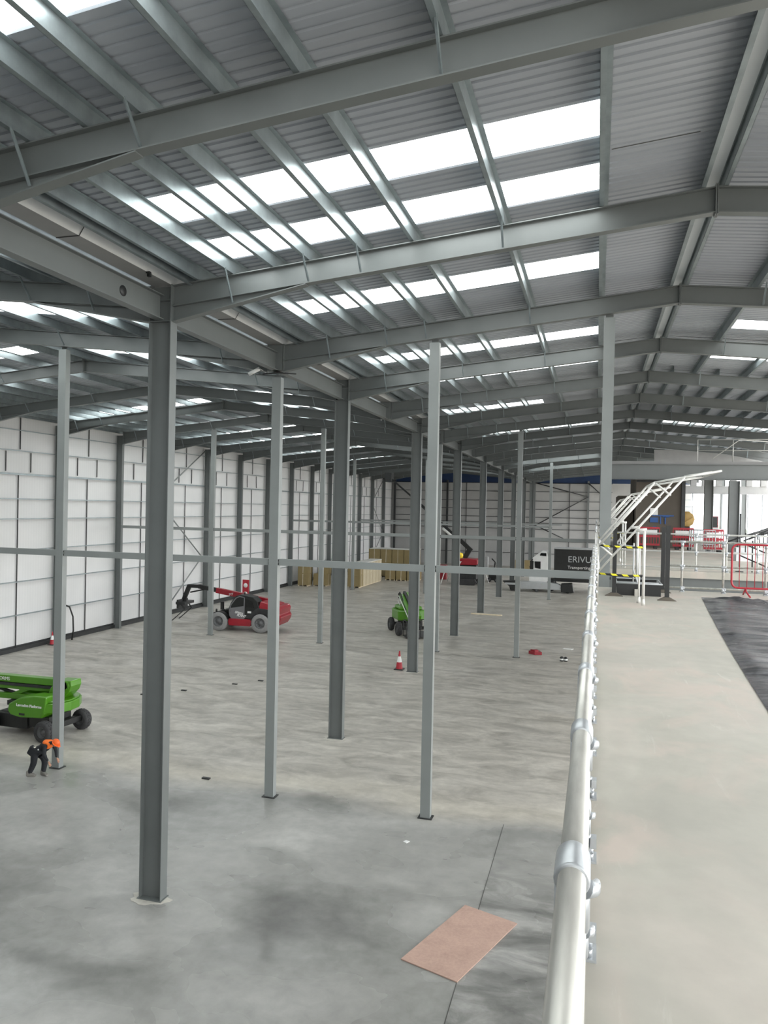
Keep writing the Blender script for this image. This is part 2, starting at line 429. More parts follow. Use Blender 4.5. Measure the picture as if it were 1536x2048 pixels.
# valley gutters
def gutter(xc,lab):
    t=thing('valley_gutter',lab,'gutter',(xc,0,0))
    b=MB(); b.box(-.22,.22,YB,YE,12.515,12.54); b.build('gutter_sole','gutter',t)
    for s in (-1,1):
        b=MB(); b.add([(s*.22,YB,12.515),(s*.22,YE,12.515),(s*.34,YE,12.70),(s*.34,YB,12.70),(s*.22,YB,12.54),(s*.22,YE,12.54),(s*.31,YE,12.71),(s*.31,YB,12.71)],[(0,1,2,3),(4,5,6,7),(0,1,5,4),(3,2,6,7)])
        b.build('gutter_side','gutterlip',t)
    b=MB()
    for y in (10.6,16.2,22.0,27.6): b.box(-.225,.225,y,y+.018,12.505,12.515); b.add([(.222,y,12.505),(.222,y+.02,12.505),(.345,y+.02,12.69),(.345,y,12.69)],[(0,1,2,3)])
    b.build('gutter_joint','black',t)
gutter(XV,'grey sheet valley gutter running between the two roofs above the big columns')
# purlins
def purlin(x,y0,y1,side,d=.245,mats='galv'):
    b=MB(); z=zt(x)+.005; sl=zt(x+.05)-zt(x)
    w=.075*side
    b.box(min(x,x+.004),max(x,x+.004),y0,y1,z,z+d)
    b.box(min(x,x+w),max(x,x+w),y0,y1,z+d-.004,z+d)
    b.box(min(x,x-w),max(x,x-w),y0,y1,z,z+.004)
    b.box(x-w,x-w+.004*side if side>0 else x-w,y0,y1,z,z+.02) if side>0 else b.box(x-w-.004,x-w,y0,y1,z,z+.02)
    return b
px={'RL':[-7.75,-7.0,-6.15,-5.4,-4.35,-3.35,-1.7,0,1.62],'RR':[1.9,3.45,5.2,7.0,8.6,10.2,11.6],
    'LR':[-9.45,-10.2,-11.05,-11.8,-12.85,-13.85,-15.5,-17.2,-18.8],'LL':[-19.6,-21.2,-22.9,-24.55,-25.6,-26.6,-27.4,-28.2,-28.95]}
pn={'RL':'right-hand roof between valley and ridge, %s line up from the valley','RR':'right-hand roof beyond the ridge, %s line down from the ridge',
    'LR':'left-hand roof, %s line up from the valley','LL':'left-hand roof, %s line down from the far ridge'}
for k,xs in px.items():
    for i,x in enumerate(xs):
        tag(purlin(x,YB,YE,1 if k in('RL','LL') else -1).build('purlin','galv'),
            'galvanised purlin, '+pn[k]%ORD[i],'purlin','purlins')
# extra trimmer purlins on the far right slope
for i,x in enumerate((2.7,4.3,6.1,7.8,9.4)):
    tag(purlin(x,30.4,YE,-1).build('purlin','galv'),'intermediate galvanised purlin starting beyond the fourth frame, %s right of the ridge'%ORD[i],'purlin','purlins')
for x0,x1,lab in ((1.66,1.86,'pale flat closure sheet along the ridge of the right-hand roof'),(-19.5,-18.9,'pale flat closure sheet along the ridge of the left-hand roof')):
    b=MB(); z=zt((x0+x1)/2)+.19; b.box(x0,x1,YB,YE,z,z+.01); tag(b.build('ridge_closure','fascia'),lab,'ridge sheet')

# ------------------------------------------------------------ rafters
def rafter_mesh(xs,xe,hs,he,mirror=False):
    """sloping I section from xs to xe; hs: haunch length at xs. local Y=0"""
    d=.43; L=MB()
    n=12
    def pt(x,dd): return (x,0,zt(x)-dd)
    # web as thin box
    def quad(x0,d00,d01,x1,d10,d11,t):
        vs=[(x0,-t,zt(x0)-d00),(x0,-t,zt(x0)-d01),(x1,-t,zt(x1)-d11),(x1,-t,zt(x1)-d10)]
        vs+=[(a,t,c) for a,_,c in vs]
        L.add(vs,[(0,1,2,3),(7,6,5,4),(0,3,7,4),(1,5,6,2),(0,4,5,1),(3,2,6,7)])
    e=1e-4
    quad(xs,.018,d-.018,xe,.018,d-.018,.006)
    quad(xs,0,.018,xe,0,.018,.09)
    quad(xs,d-.018,d,xe,d-.018,d,.09)
    return L
def make_rafter(xs,xe,hl,braces):
    """xs = column end, xe = ridge end"""
    e=1e-4; s=1 if xe>xs else -1
    xs_=xs; xe_=xe-s*.004
    root=rafter_mesh(min(xs_,xe_),max(xs_,xe_),0,0).build('portal_rafter','steel')
    hb=MB(); d=.43; hd=.30; x1=xs_+s*hl
    zA=zt(xs_+s*e)-d; zB=zt(x1)-d
    # haunch web and flange
    t=.006
    vs=[(xs_,-t,zA),(xs_,-t,zA-hd),(x1,-t,zB-.01),(xs_,t,zA),(xs_,t,zA-hd),(x1,t,zB-.01)]
    hb.add(vs,[(0,1,2),(5,4,3),(0,3,4,1),(1,4,5,2),(2,5,3,0)])
    hb.bar((xs_,0,zA-hd),(x1,0,zB-.01),.18,.018)
    hb.build('haunch','steel',root)
    pb=MB(); pb.box(xs_-.012 if s<0 else xs_,xs_ if s<0 else xs_+.012,-.1,.1,zA-hd-.03,zA+d+.02); pb.build('end_plate','steel',root)
    pb=MB(); z=zt(xe_); pb.box(xe_-.02 if s>0 else xe_,xe_ if s>0 else xe_+.02,-.1,.1,z-d-.03,z+.04); pb.build('end_plate','steel',root)
    for x in braces:
        fb=MB()
        dep=d+ (hd*(1-abs(x-xs_)/hl) if abs(x-xs_)<hl else 0)
        fb.bar((x,-.42,zt(x)+.03),(x,-.075,zt(x)-dep+.03),.05,.006,up=(1,0,0))
        fb.bar((x-.01,-.42,zt(x)+.03),(x-.01,-.075,zt(x)-dep+.03),.006,.04,up=(1,0,0))
        fb.build('fly_brace','galv',root)
    return root
def frames(xs,xe,braces,where,ys):
    r0=None; hl=2.9
    for i,y in enumerate(ys):
        idx=FY.index(y)
        lab='grey portal rafter %s, %s frame back'%(where,ORD[idx])
        if r0 is None: r0=make_rafter(xs,xe,hl,braces); r=r0; r.location=(0,y,0)
        else: r=dup(r0,(0,y,0))
        tag(r,lab,'rafter','portal rafters')
frames(XV+.23,XR,[-7.0,-5.4,-1.7],'from valley to ridge, right-hand bay',FY[:1])
frames(XV+.23,XR,[-7.0,-5.4,-4.35,-1.7],'from valley to ridge, right-hand bay',FY[1:])
frames(XW-.2,XR,[3.6,7.0,10.2],'beyond the ridge, right-hand bay',FY)
frames(XV-.23,XL,[-10.2,-11.8,-15.5],'from valley to far ridge, left-hand bay',FY)
frames(XE+.57,XL,[-28.2,-26.6,-22.9],'from far ridge to white wall, left-hand bay',FY)
# eaves beams by valley
for x,lab in ((-8.0,'dark galvanised eaves beam along the right side of the valley gutter'),(-9.2,'dark galvanised eaves beam along the left side of the valley gutter'),(-29.45,'dark galvanised eaves beam along the top of the white wall')):
    b=MB(); z=zt(x)-.02; b.box(x-.004,x+.004,YB,YE,z-.02,z+.22); b.box(x,x+.08,YB,YE,z-.024,z-.02); b.box(x,x+.08,YB,YE,z+.212,z+.216); tag(b.build('eaves_beam','galv'),lab,'beam')

# ------------------------------------------------------------ columns
def icol(h,dx=.5,wy=.24,plate=True,mats='steel'):
    b=MB(); b.box(-dx/2,-dx/2+.02,-wy/2,wy/2,.02,h); b.box(dx/2-.02,dx/2,-wy/2,wy/2,.02,h); b.box(-dx/2+.02,dx/2-.02,-.007,.007,.02,h)
    root=b.build('steel_column',mats)
    p=MB(); p.box(-dx/2-.03,dx/2+.03,-wy/2-.03,wy/2+.03,0,.02); p.build('base_plate',mats,root)
    return root
MC=[13.5+11.25*i for i in range(9)]
c0=None
for i,y in enumerate(MC):
    if c0 is None:
        c0=icol(12.5); c0.location=(XV,y,0); r=c0
        st=MB()
        for z in (11.78,12.2): st.box(-.23,.23,-.12,.12,z-.008,z+.008)
        st.build('stiffener','steel',c0)
        gp=MB(); pts=[]
        for k in range(22):
            a=2*PI*k/22; rr=.40+.05*math.sin(3*a+1)+.04*math.sin(7*a)
            pts.append((rr*1.05*math.cos(a)-.04,rr*.62*math.sin(a)-.05))
        gp.prism(pts,'z',.001,.006); gp.build('grout_pad','concrete_block',c0)
    else: r=dup(c0,(XV,y,0))
    tag(r,'big grey H-section column in the central valley row, %s from the camera'%ORD[i],'column','valley columns')
wc=icol(12.35,.42,.22)
for i,y in enumerate(FY):
    if y<24 : continue
    r=wc if i==3 else dup(wc,(0,0,0)); r.location=(XE+.34,y,0)
    tag(r,'grey H-section column against the white left wall, %s one along'%ORD[i-3],'column','left wall columns')
for j,y in enumerate((58.5,69.75,81,92.25)):
    r=dup(wc,(XW-.02,y,0)); tag(r,'grey column under the right roof edge beyond the façade, %s one'%ORD[j],'column','right side columns')
# valley tie beams
for i in range(-1,8):
    y0=13.5+11.25*i; y1=y0+11.25
    b=MB(); ibeam(b,(XV,y0+.13,12.3),(XV,y1-.13,12.3),.5,.2)
    r=b.build('valley_beam','steel')
    tag(r,'grey beam under the valley gutter between big columns, %s span back'%ORD[i+1],'beam','valley beams')
    m=MB(); m.box(-.215,.215,-.1,.1,11.8,12.5)
    mo=m.build('node_box','steel',r,(XV,(y0+y1)/2-0.0,0))
# dark round hole plate on the nearest valley beam
v=MB(); v.lathe([(0,0),(.10,0),(.10,.012),(0,.012)],(XV+.007,12.13,12.04),'x',18)
tag(v.build('round_cover','dark'),'small dark round cover on the valley beam left of the nearest column','cover')

# box posts
def box_post(h,z0=0):
    b=MB(); b.box(-.13,.13,-.1,.1,z0+.02,h)
    root=b.build('box_post','steel_box')
    p=MB(); p.box(-.19,.19,-.15,.15,z0,z0+.02); p.build('base_plate','dark',root)
    p=MB(); p.box(-.09,.09,-.004,.004,h,h+.09); p.build('head_plate','steel',root)
    k=MB()
    for s in (-1,1): k.box(s*.13,s*.155,-.06,.06,6.44,6.50); k.box(s*.13,s*.155,-.06,.06,6.55,6.60)
    k.build('cleat','black',root)
    return root
rows={'nearest':(19.2,[-22.8,-15.6,-8.58,-4.15,.2]),'middle':(41.6,[-22.8,-15.6,-8.6,-4.1,.25]),'farthest':(69.7,[-22.85,-15.6,-4.05])}
for rn,(y,xs) in rows.items():
    for j,x in enumerate(xs):
        h=(11.62 if abs(x-XV)<.1 and rn=='nearest' else (11.75 if abs(x-XV)<.1 else zt(x)-.52))
        yy=y
        if abs(x-XV)<.1 and rn=='middle': h=11.7
        p=box_post(h); p.location=(x,yy,0)
        tag(p,'slim grey box post in the %s cross row, %s from the left'%(rn,ORD[j]),'post','box posts')
def cross_rail(x0,x1,y,z,lab):
    b=MB(); b.box(x0,x1,y-.06,y+.06,z-.09,z+.09); tag(b.build('cross_rail','steel_box'),lab,'beam','cross rails')
for rn,(y,xs) in rows.items():
    xx=[-29.3]+xs
    for j in range(len(xx)-1):
        if rn=='farthest' and j==3: pass
        z=6.52 if rn!='farthest' else 6.6
        cross_rail(xx[j]+(.13 if j else 0)+.025,xx[j+1]-.155,y,z,'horizontal grey box rail in the %s cross row, %s span from the left'%(rn,ORD[j]))
cross_rail(-29.3,-4,92.0,6.4,'long horizontal grey box rail at deck height, far behind the boxes')

# ------------------------------------------------------------ left wall
b=MB(); b.box(XE-.15,XE,YB,YE,.0,12.9); wl=struct('wall_left',b,'wall')
b=MB(); b.box(XE,XE+.16,YB,YE,0,.22); b.box(XE,XE+.05,YB,YE,.22,.3); struct('baseboard_left',b,'dark')
RZ=[1.95,3.74,5.43,7.11,8.18,9.52,10.74,11.83]
for i,z in enumerate(RZ):
    b=MB(); x=XE+.02
    hgt=.10 if z in (9.52,) else .05
    b.box(x,x+.13,15,YE-.1,z-.006,z); b.box(x+.125,x+.13,15,YE-.1,z-hgt,z)
    tag(b.build('cladding_rail','galv'),'long galvanised cladding rail on the white left wall, %s up from the floor'%ORD[i],'rail','left wall rails')
for i in range(2,len(FY)-1):
    y0=FY[i]; t=thing('sag_rods','thin vertical dark ties on the white left wall in its %s bay along'%ORD[i-2],'tie rod',(XE+.06,y0,0),0,'left wall ties')
    ym=2.8
    def rod(y,z0,z1):
        q=MB(); q.box(-.02,.02,y-.022,y+.022,z0,z1); q.build('rod','dark',t)
    rod(ym,.22,9.5); rod(ym+.1,10.8,12.5); rod(1.9,9.6,10.66); rod(3.7,9.6,10.66)
def brace(p0,p1,lab):
    b=MB(); b.tube([p0,p1],.05,10); tag(b.build('wall_brace','steel_box'),lab,'brace')
x=XE+.3
brace((x,47.6,11.0-1.6),(x,52.7,12.3),'slanting tubular brace high on the white left wall behind the nearest column')
brace((x,47.6,7.2),(x,52.2,4.0),'tubular brace sloping down to the right on the white left wall, middle height')
brace((x,47.6,.7),(x,52.2,3.9),'tubular brace sloping up to the right low on the white left wall')
brace((x,97.9,8.8),(x,103.4,12.1),'tubular brace near the far end of the white left wall, topmost')
brace((x,97.9,8.6),(x,103.4,4.6),'tubular brace near the far end of the white left wall, middle one')
brace((x,97.9,1.0),(x,103.4,4.4),'tubular brace near the far end of the white left wall, lowest')
h=MB(); h.tube([(-29.25,36.45,2.1),(-29.1,36.6,2.0),(-29.05,36.85,1.4),(-29.05,36.9,.6),(-29.1,36.85,.05)],.045,8)
tag(h.build('hose','black'),'black hose hanging in a curve at the foot of the white wall','hose')

# ------------------------------------------------------------ end wall
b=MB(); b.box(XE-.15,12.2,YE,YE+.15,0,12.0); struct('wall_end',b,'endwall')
b=MB(); b.box(XE-.15,-.5,YB-.15,YB,0,12.2); b.box(-.5,12.2,YB-.15,YB,0,7.6); b.prism([(XE,12.2),(XV,12.2),(XV,12.7),(XL,13.8),(XE,12.7)],'y',YB-.15,YB); b.prism([(XV,12.2),(12.2,12.2),(12.2,12.7),(XR,13.8),(XV,12.7)],'y',YB-.15,YB); struct('wall_back_light_block',b,'endwall')  # unseen back wall added to cut front light, gap left above deck
b=MB(); b.add([(XE,YE,12.0),(XV,YE,12.0),(XV,YE,12.7),(XL,YE,13.75),(XE,YE,12.7)],[(0,1,2,3,4)])
b.add([(XV,YE,12.0),(12.2,YE,12.0),(12.2,YE,12.7),(XR,YE,13.75),(XV,YE,12.7)],[(0,1,2,3,4)])
struct('wall_end_gable',b,'bluemem')
for i,z in enumerate([1.95,3.74,5.43,6.3,7.11,8.23,9.43,10.77,11.97]):
    b=MB(); b.box(XE+.4,2,YE-.16,YE-.02,z-.05,z+.02); tag(b.build('cladding_rail','dark'),'long dark cladding rail across the far end wall, %s up from the floor'%ORD[i],'rail','end wall rails')
for i,x in enumerate((-25.3,-18.4,-13.5,-3.74,.6)):
    b=MB(); b.box(x-.04,x+.04,YE-.2,YE-.12,0,12); tag(b.build('wall_mullion','dark'),'thin dark upright on the far end wall, %s from the left'%ORD[i],'upright','end wall uprights')
for i,x in enumerate((-29.2,-21.2,-8.6,-1.2)):
    b=MB(); b.box(x-.13,x+.13,YE-.5,YE-.2,0,12.3); tag(b.build('gable_post','dark' if x<-20 else 'steel'),'dark steel post against the far end wall, %s from the left'%ORD[i],'post','end wall posts')
for p0,p1,lab in (((-8.5,5.9),(-1.2,10.1),'rising right'),((-1.2,10.1),(-8.5,12.0),'crossing from the top left'),((-8.5,6.0),(-4.5,4.2),'sloping down beside the truck cab'),((-1.2,12.0),(.6,10.4),'shortest, by the blue gable')):
    b=MB(); b.tube([(p0[0],YE-.55,p0[1]),(p1[0],YE-.55,p1[1])],.07,8); tag(b.build('wall_brace','dark'),'long diagonal brace on the far end wall, '+lab,'brace')

# ------------------------------------------------------------ guardrails
def guardrail(label, p, d, n, sp, skip=(), matn='tube', group=None, base=True):
    """p start on deck, d unit dir, n posts, spacing"""
    t=thing('guardrail',label,'guardrail',p,0,group)
    L=sp*(n-1); D=Vector(d)
    a=-D*.35; e=D*(L+.35)
    for nm,z,r in (('top_rail',1.1,.0242),('mid_rail',.57,.0242),('toe_rail',.09,.0215)):
        b=MB(); b.tube([a+Vector((0,0,z)),e+Vector((0,0,z))],r,20); b.build(nm,matn,t)
    side=Vector((D.y,-D.x,0))
    for i in range(n):
        c=D*(sp*i)+side*.0
        b=MB(); b.tube([c+Vector((0,0,.02)),c+Vector((0,0,1.09))],.0242,14); po=b.build('post',matn,t)
        for z,rr in ((1.1,.0310),(.57,.031)):
            k=MB()
            k.tube([c-D*.045+Vector((0,0,z)),c-D*.04+Vector((0,0,z)),c+D*.045+Vector((0,0,z)),c+D*.06+Vector((0,0,z))],[rr-.003,rr,rr,.0255],24)
            k.tube([c+Vector((0,0,z-.10)),c+Vector((0,0,z-.02))],[.031,.031],14)
            k.tube([c+side*.02+Vector((0,-.02,z-.02)),c+side*.036+Vector((0,0,z-.03)),c+side*.042+Vector((0,.03,z-.03))],[.019,.013,.006],12)
            k.tube([c+side*.030+Vector((0,.012,z-.03)),c+side*.048+Vector((0,.012,z-.03))],.007,8)
            k.build('clamp','clamp',po)
        f=MB(); f.box(c.x-.028,c.x+.062,c.y-.06,c.y+.06,0,.010); f.tube([c+Vector((0,0,.01)),c+Vector((0,0,.12))],.033,14)
        for s in (-1,1): f.tube([(c.x+.035,c.y+s*.035,.01),(c.x+.035,c.y+s*.035,.04)],.012,8)
        f.bar((c.x+.045,c.y-.03,.085),(c.x+.045,c.y+.03,.085),.03,.05)
        f.build('foot','clamp',po)
    return t
guardrail('long galvanised tube guardrail running away below the camera along the deck edge',(-.028,-.32,DZ),(0,1,0),18,.84)
guardrail('galvanised guardrail across the near deck end, behind the black upright posts',(1.83,17.72,DZ),(1,0,0),11,.84)
guardrail('galvanised guardrail across the front of the far deck, beyond the gap',(.36,24.15,DZ),(1,0,0),13,.84,matn='cream')
guardrail('galvanised guardrail on the deck edge between the two farther lifting gates',(-.028,27.3,DZ),(0,1,0),10,.84,matn='cream')
guardrail('galvanised guardrail farthest along the deck edge past the last gate',(-.028,38.8,DZ),(0,1,0),16,1.6,matn='cream')
# pallet gates
def gate(Y,L,lab):
    t=thing('pallet_gate',lab,'gate',(0,Y,DZ))
    z=lambda v:v-DZ
    for k,yy in enumerate((0,L)):
        f=MB()
        f.tube([(.06,yy,z(6.98)),(1.55,yy,z(8.78))],.021,10); f.tube([(.06,yy,z(7.47)),(1.02,yy,z(8.66))],.021,10)
        f.tube([(.06,yy,z(7.47)),(.30,yy,z(7.27))],.019,8); f.tube([(1.02,yy,z(8.66)),(1.30,yy,z(8.42))],.019,8)
        f.tube([(1.02,yy,z(8.66)),(2.15,yy,z(8.88))],.021,10); f.tube([(1.55,yy,z(8.78)),(2.0,yy,z(8.86))],.019,8)
        f.build('side_frame','cream',t)
        for x,h in ((.86,1.42),(.80,1.05)):
            p=MB(); p.tube([(x,yy+(.0 if x>.82 else .35),.0),(x,yy+(.0 if x>.82 else .35),h)],.026 if x>.82 else .018,12)
            p.lathe([(.0,0),(.036,0),(.032,.06),(.027,.12)],(x,yy+(.0 if x>.82 else .35),0),'z',12)
            if x>.82: p.tube([(x-.14,yy,h-.03),(x+.04,yy,h-.01)],.032,10)
            p.build('gate_post','cream',t)
        p=MB(); p.tube([(.03,yy,0),(.03,yy,1.12)],.026,12); p.build('gate_post','tube',t)
    c=MB()
    for x,zz in ((.06,7.47),(.06,6.98),(1.02,8.66),(2.15,8.88)):
        c.tube([(x,0,z(zz)),(x,L,z(zz))],.02,10)
    c.build('cross_tubes','cream',t)
    for zz in (7.46,6.93):
        b=MB(); b.tube([(.06,0,z(zz)),(.28,0,z(zz)-.012),(.6,0,z(zz)-.02),(.84,0,z(zz)-.01)],.020,10); b.build('striped_bar','stripe',t)
    return t
gate(14.75,2.35,'white tubular up-and-over pallet gate with striped bars, nearest on the deck edge')
gate(24.5,2.4,'white tubular up-and-over pallet gate standing past the gap, second one')
gate(35.6,2.2,'white tubular up-and-over pallet gate farthest down the deck edge')
# black uprights and tray
for i,(x,y,h,lab) in enumerate(((.37,16.15,1.42,'black square upright on a base plate, behind the nearest pallet gate'),(1.36,15.75,1.48,'black square upright on a base plate, right of the black tray'),(1.40,17.3,1.42,'black square upright next to the near guardrail end'))):
    b=MB(); b.box(x-.04,x+.04,y-.04,y+.04,DZ+.012,DZ+h); r=b.build('upright','black')
    p=MB(); p.prism([(x-.18,DZ),(x+.18,DZ),(x+.05,DZ+.07),(x-.05,DZ+.07)],'y',y-.07,y+.07); p.build('base_plate','core',r)
    tag(r,lab,'post')
t=thing('tray','low black steel tray with grey rim lying between the black uprights','tray',(.9,16.7,DZ))
b=MB(); b.box(-.47,.40,-.28,.28,.06,.13); b.box(-.47,.40,-.30,-.28,.0,.24); b.box(-.47,.40,.9,.92,.06,.24); b.box(-.47,.40,.28,.9,.06,.1); b.build('pan','black',t)
b=MB()
b.tube([(-.47,-.30,.25),(.42,-.30,.25),(.42,.92,.25),(-.47,.92,.25),(-.47,-.30,.25)],.018,8); b.tube([(-.45,.3,.22),(.4,.3,.22)],.014,8); b.build('rim','silver',t)
b=MB(); b.box(-.12,-.02,-.46,-.36,0,.14); b.build('block','concrete_block',t)
b=MB(); b.tube([(-.05,-.25,.25),(-.13,.1,.5),(-.13,.1,1.0),(-.5,.1,1.05)],.014,8); b.build('bent_tube','silver',t)
# tarp
ts=MB(); nx,ny=44,90; vs=[]
rnd=[random.random() for _ in range(40)]
for j in range(ny+1):
    v=j/ny; y=16.67-v*11.0
    xl=2.11-.56*v*11/9.07-.10*math.sin(v*2.6)*.6
    for i in range(nx+1):
        u=i/nx; x=xl+u*(3.6)
        w=.013+.019*(math.sin(y*5.1+x*.9+rnd[0])*math.sin(y*2.3-x*1.7)+ .7*math.sin(y*11+1.3*x)*math.sin(x*3+y))
        for k in range(7):
            cx=2.7+.35*k; cy=16.1-1.3*k*rnd[k]; a=.5+rnd[k+8]*.5
            dd=(x-cx)*math.cos(a)+(y-cy)*math.sin(a); ee=-(x-cx)*math.sin(a)+(y-cy)*math.cos(a)
            if abs(ee)<1.2: w+=.08*math.exp(-(dd/.06)**2)*(1-abs(ee)/1.2)
        edge=min(1,(i)/2,(nx-i)/2+1,j/2,(ny-j)/2)
        vs.append((x,y,DZ+.006+max(0,w+.012)*edge))
ts.add(vs,[(j*(nx+1)+i,j*(nx+1)+i+1,(j+1)*(nx+1)+i+1,(j+1)*(nx+1)+i) for j in range(ny) for i in range(nx)],0,True)
tag(ts.build('plastic_sheet','tarp'),'creased black polythene sheet spread on the pale deck','plastic sheet')
# red crowd barrier
t=thing('crowd_barrier','red tubular crowd barrier standing on the deck by the black sheet','barrier',(2.78,17.35,DZ))
b=MB(); r=.12; pts=[]
for cx,cz,a0 in ((r,.17+r,180),(2.1-r,.17+r,270),(2.1-r,1.09-r,0),(r,1.09-r,90)):
    for k in range(5): a=math.radians(a0+k*22.5); pts.append((cx+r*math.cos(a),0,cz+r*math.sin(a)))
b.tube(pts,.021,10,closed=True); b.build('frame','redplastic',t)
for k in range(1,14): q=MB(); q.tube([(k*.15,0,.18),(k*.15,0,1.07)],.007,6); q.build('bar','redplastic',t)
for x in (.28,1.8): q=MB(); q.tube([(x,0,.17),(x,-.04,.1),(x+.04,-.28,.01)],.017,8); q.tube([(x,0,.17),(x,.28,.01)],.017,8); q.build('foot','redplastic',t)
t=thing('handrail','thin black step handrail behind the red crowd barrier','handrail',(4.15,24.6,DZ))
b=MB(); b.tube([(0,0,0),(0,0,1.75)],.022,8); b.tube([(0,0,.9),(.8,0,.55),(1.6,0,.35)],.02,8); b.tube([(0,0,.5),(.8,0,.15),(1.0,0,.08)],.02,8); b.tube([(.35,0,0),(.35,0,.95)],.02,8); b.box(-.1,.1,-.1,.1,0,.02); b.build('rails','dark',t)

# ------------------------------------------------------------ far right deck area
b=MB(); b.box(1.85,4.1,39.2,46,DZ,10.2); r=b.build('core_wall','core'); tag(r,'brown board-clad stair enclosure on the far deck with blue markings','wall')
q=MB(); q.box(1.85,3.6,39.12,39.19,9.6,9.72); q.box(3.95,4.12,39.1,39.2,DZ,10.2); q.build('edge_trim','dark',r)
q=MB(); q.box(2.52,2.88,39.16,39.19,7.98,8.32); q.build('notice','white',r)
q=MB(); q.box(2.62,3.62,39.16,39.19,7.93,7.99); q.box(2.52,2.90,39.15,39.19,7.62,7.86); q.box(2.98,3.04,39.16,39.19,7.55,7.92); q.box(3.2,3.26,39.16,39.19,7.55,7.92); q.box(3.1,3.42,39.16,39.19,7.88,7.93); q.build('blue_mark','blue',r)
text('numeral','2',.55,'blue',r,(2.62,39.17,7.05),(PI/2,0,0),.01)
b=MB(); b.box(1.05,1.8,41,46,DZ,8.95); tag(b.build('core_wall','core'),'lower brown boarded block left of the stair enclosure','wall')
for x,y,zt_,lab in ((5.93,36.85,9.6,'dark grey H column on the far deck carrying the cross beam'),(5.75,43.5,10.0,'dark grey H column farther back, left of its neighbour on the far deck')):
    b=MB(); b.box(x-.22,x+.22,y-.02,y+.02,DZ,zt_); b.box(x-.22,x-.19,y-.14,y+.14,DZ,zt_); b.box(x+.19,x+.22,y-.14,y+.14,DZ,zt_); b.box(x-.25,x+.25,y-.2,y+.2,DZ,DZ+.02)
    tag(b.build('steel_column','steel'),lab,'column')
b=MB(); ibeam(b,(.4,36.85,10.33),(12.2,36.85,10.33),.7,.3); b.box(.4,12.2,36.8,36.9,9.66,9.68); tag(b.build('cross_beam','steel'),'deep grey steel beam crossing above the far deck','beam')
b=MB(); b.box(.45,12.2,37.1,46,10.36,10.5); tag(b.build('upper_slab','gutter'),'grey upper slab behind the deep cross beam','slab')
t=thing('guardrail','galvanised guardrail standing on the deep cross beam above','guardrail',(4.4,37.2,10.5))
b=MB()
for z in (.5,1.0): b.tube([(0,0,z),(6.5,0,z)],.022,8)
for k in range(5): b.tube([(k*1.5,0,0),(k*1.5,0,1.0)],.022,8)
b.tube([(0.6,-.4,.1),(1.7,-.4,.95),(3.0,-.4,.85)],.02,8); b.build('rails','cream',t)
# daylight façade
b=MB(); b.box(4.2,12.4,62,62.4,9.62,10.22); tag(b.build('facade_beam','gutter'),'wide grey horizontal band across the daylit façade','beam')
for i,x in enumerate((8.05,9.15,10.0,10.95,11.95)):
    b=MB(); b.box(x,x+.5,61.9,62.3,DZ,9.6); tag(b.build('facade_pier','fascia'),'tall pale façade panel between bright openings, %s from the left'%ORD[i],'panel','facade panels')
for i,x in enumerate((5.2,6.9,7.7,8.7,9.7,10.8,11.8)):
    b=MB(); b.box(x,x+.42,61.9,62.3,10.22,11.4); tag(b.build('masonry_block','gutter'),'grey block above the façade band, %s from the left'%ORD[i],'panel','facade blocks')
b=MB(); b.box(4.2,12.4,62,62.3,11.4,13.0); struct('trim_3',b,'gutter')
t=thing('scaffold','pale scaffold of thin tubes seen against the daylight left of the far columns','scaffold',(4.3,58,DZ))
b=MB()
for x in (.2,1.3,2.3): b.tube([(x,0,0),(x,0,3.2)],.03,6)
for z in (.6,1.2,1.6,1.9,2.2,2.7): b.tube([(.2,0,z),(2.3,0,z)],.025,6)
b.build('tubes','galv',t)
b=MB(); b.box(4.3,9,59.5,59.7,DZ,7.0); tag(b.build('parapet','fascia'),'low pale parapet in front of the daylit façade','parapet')
b=MB(); b.box(4.2,12.2,52,61.5,DZ+.0,DZ+.05); tag(b.build('slab_strip','fascia'),'pale screed strip near the daylit façade','slab')
# items on far deck
t=thing('cabinet','tall red cabinet standing beside the far deck column','cabinet',(6.05,44.8,DZ))
b=MB(); b.box(-.3,.35,-.3,.3,0,1.6); b.build('body','red',t,bev=.02)
b=MB(); b.box(-.32,.3,-.33,-.3,1.0,1.55); b.build('upper_panel','green_dark' if False else 'dark',t)
b=MB(); b.box(-.31,.36,-.32,-.3,.78,.98); b.build('grey_band','silver',t)
t=thing('cable_drum','yellow plywood cable drum panel leaning beside the stair enclosure','drum',(4.75,44.5,DZ))
b=MB(); b.lathe([(0,0),(.45,0),(.45,.08),(0,.08)],(0,0,1.4),'y',10); b.tube([(-.3,-.05,1.1),(.35,-.05,1.5)],.03,6); b.build('disc','ply',t); b=MB(); b.box(-.2,.2,0,.4,0,1.0); b.build('stand','dark',t)
for i,(x0,y0,x1) in enumerate(((1.9,38.2,2.9),(4.6,36,5.4),(3.5,38.0,4.4))):
    t=thing('barrier','red and white plastic pedestrian barrier on the far deck, %s'%('in front of the brown enclosure' if i==0 else ('nearest the dark column' if i==1 else 'between the other two')),'barrier',(x0,y0,DZ))
    w=x1-x0
    b=MB(); 
    for z in (.15,.55,.95): b.box(0,w,-.02,.02,z,z+.09)
    for k in range(9): b.box(k*w/8-.015,k*w/8+.015,-.015,.015,.15,1.0)
    b.build('frame','redplastic',t)
    b=MB(); b.box(.1,w-.1,-.03,-.02,.68,.9); b.build('board','white',t)
    b=MB(); b.box(.1,.25,-.25,.25,0,.12); b.box(w-.25,w-.1,-.25,.25,0,.12); b.build('foot','rubber',t)
t=thing('stillage','grey wire mesh cage on the far deck near the brown enclosure','cage',(4.0,35.2,DZ))
b=MB()
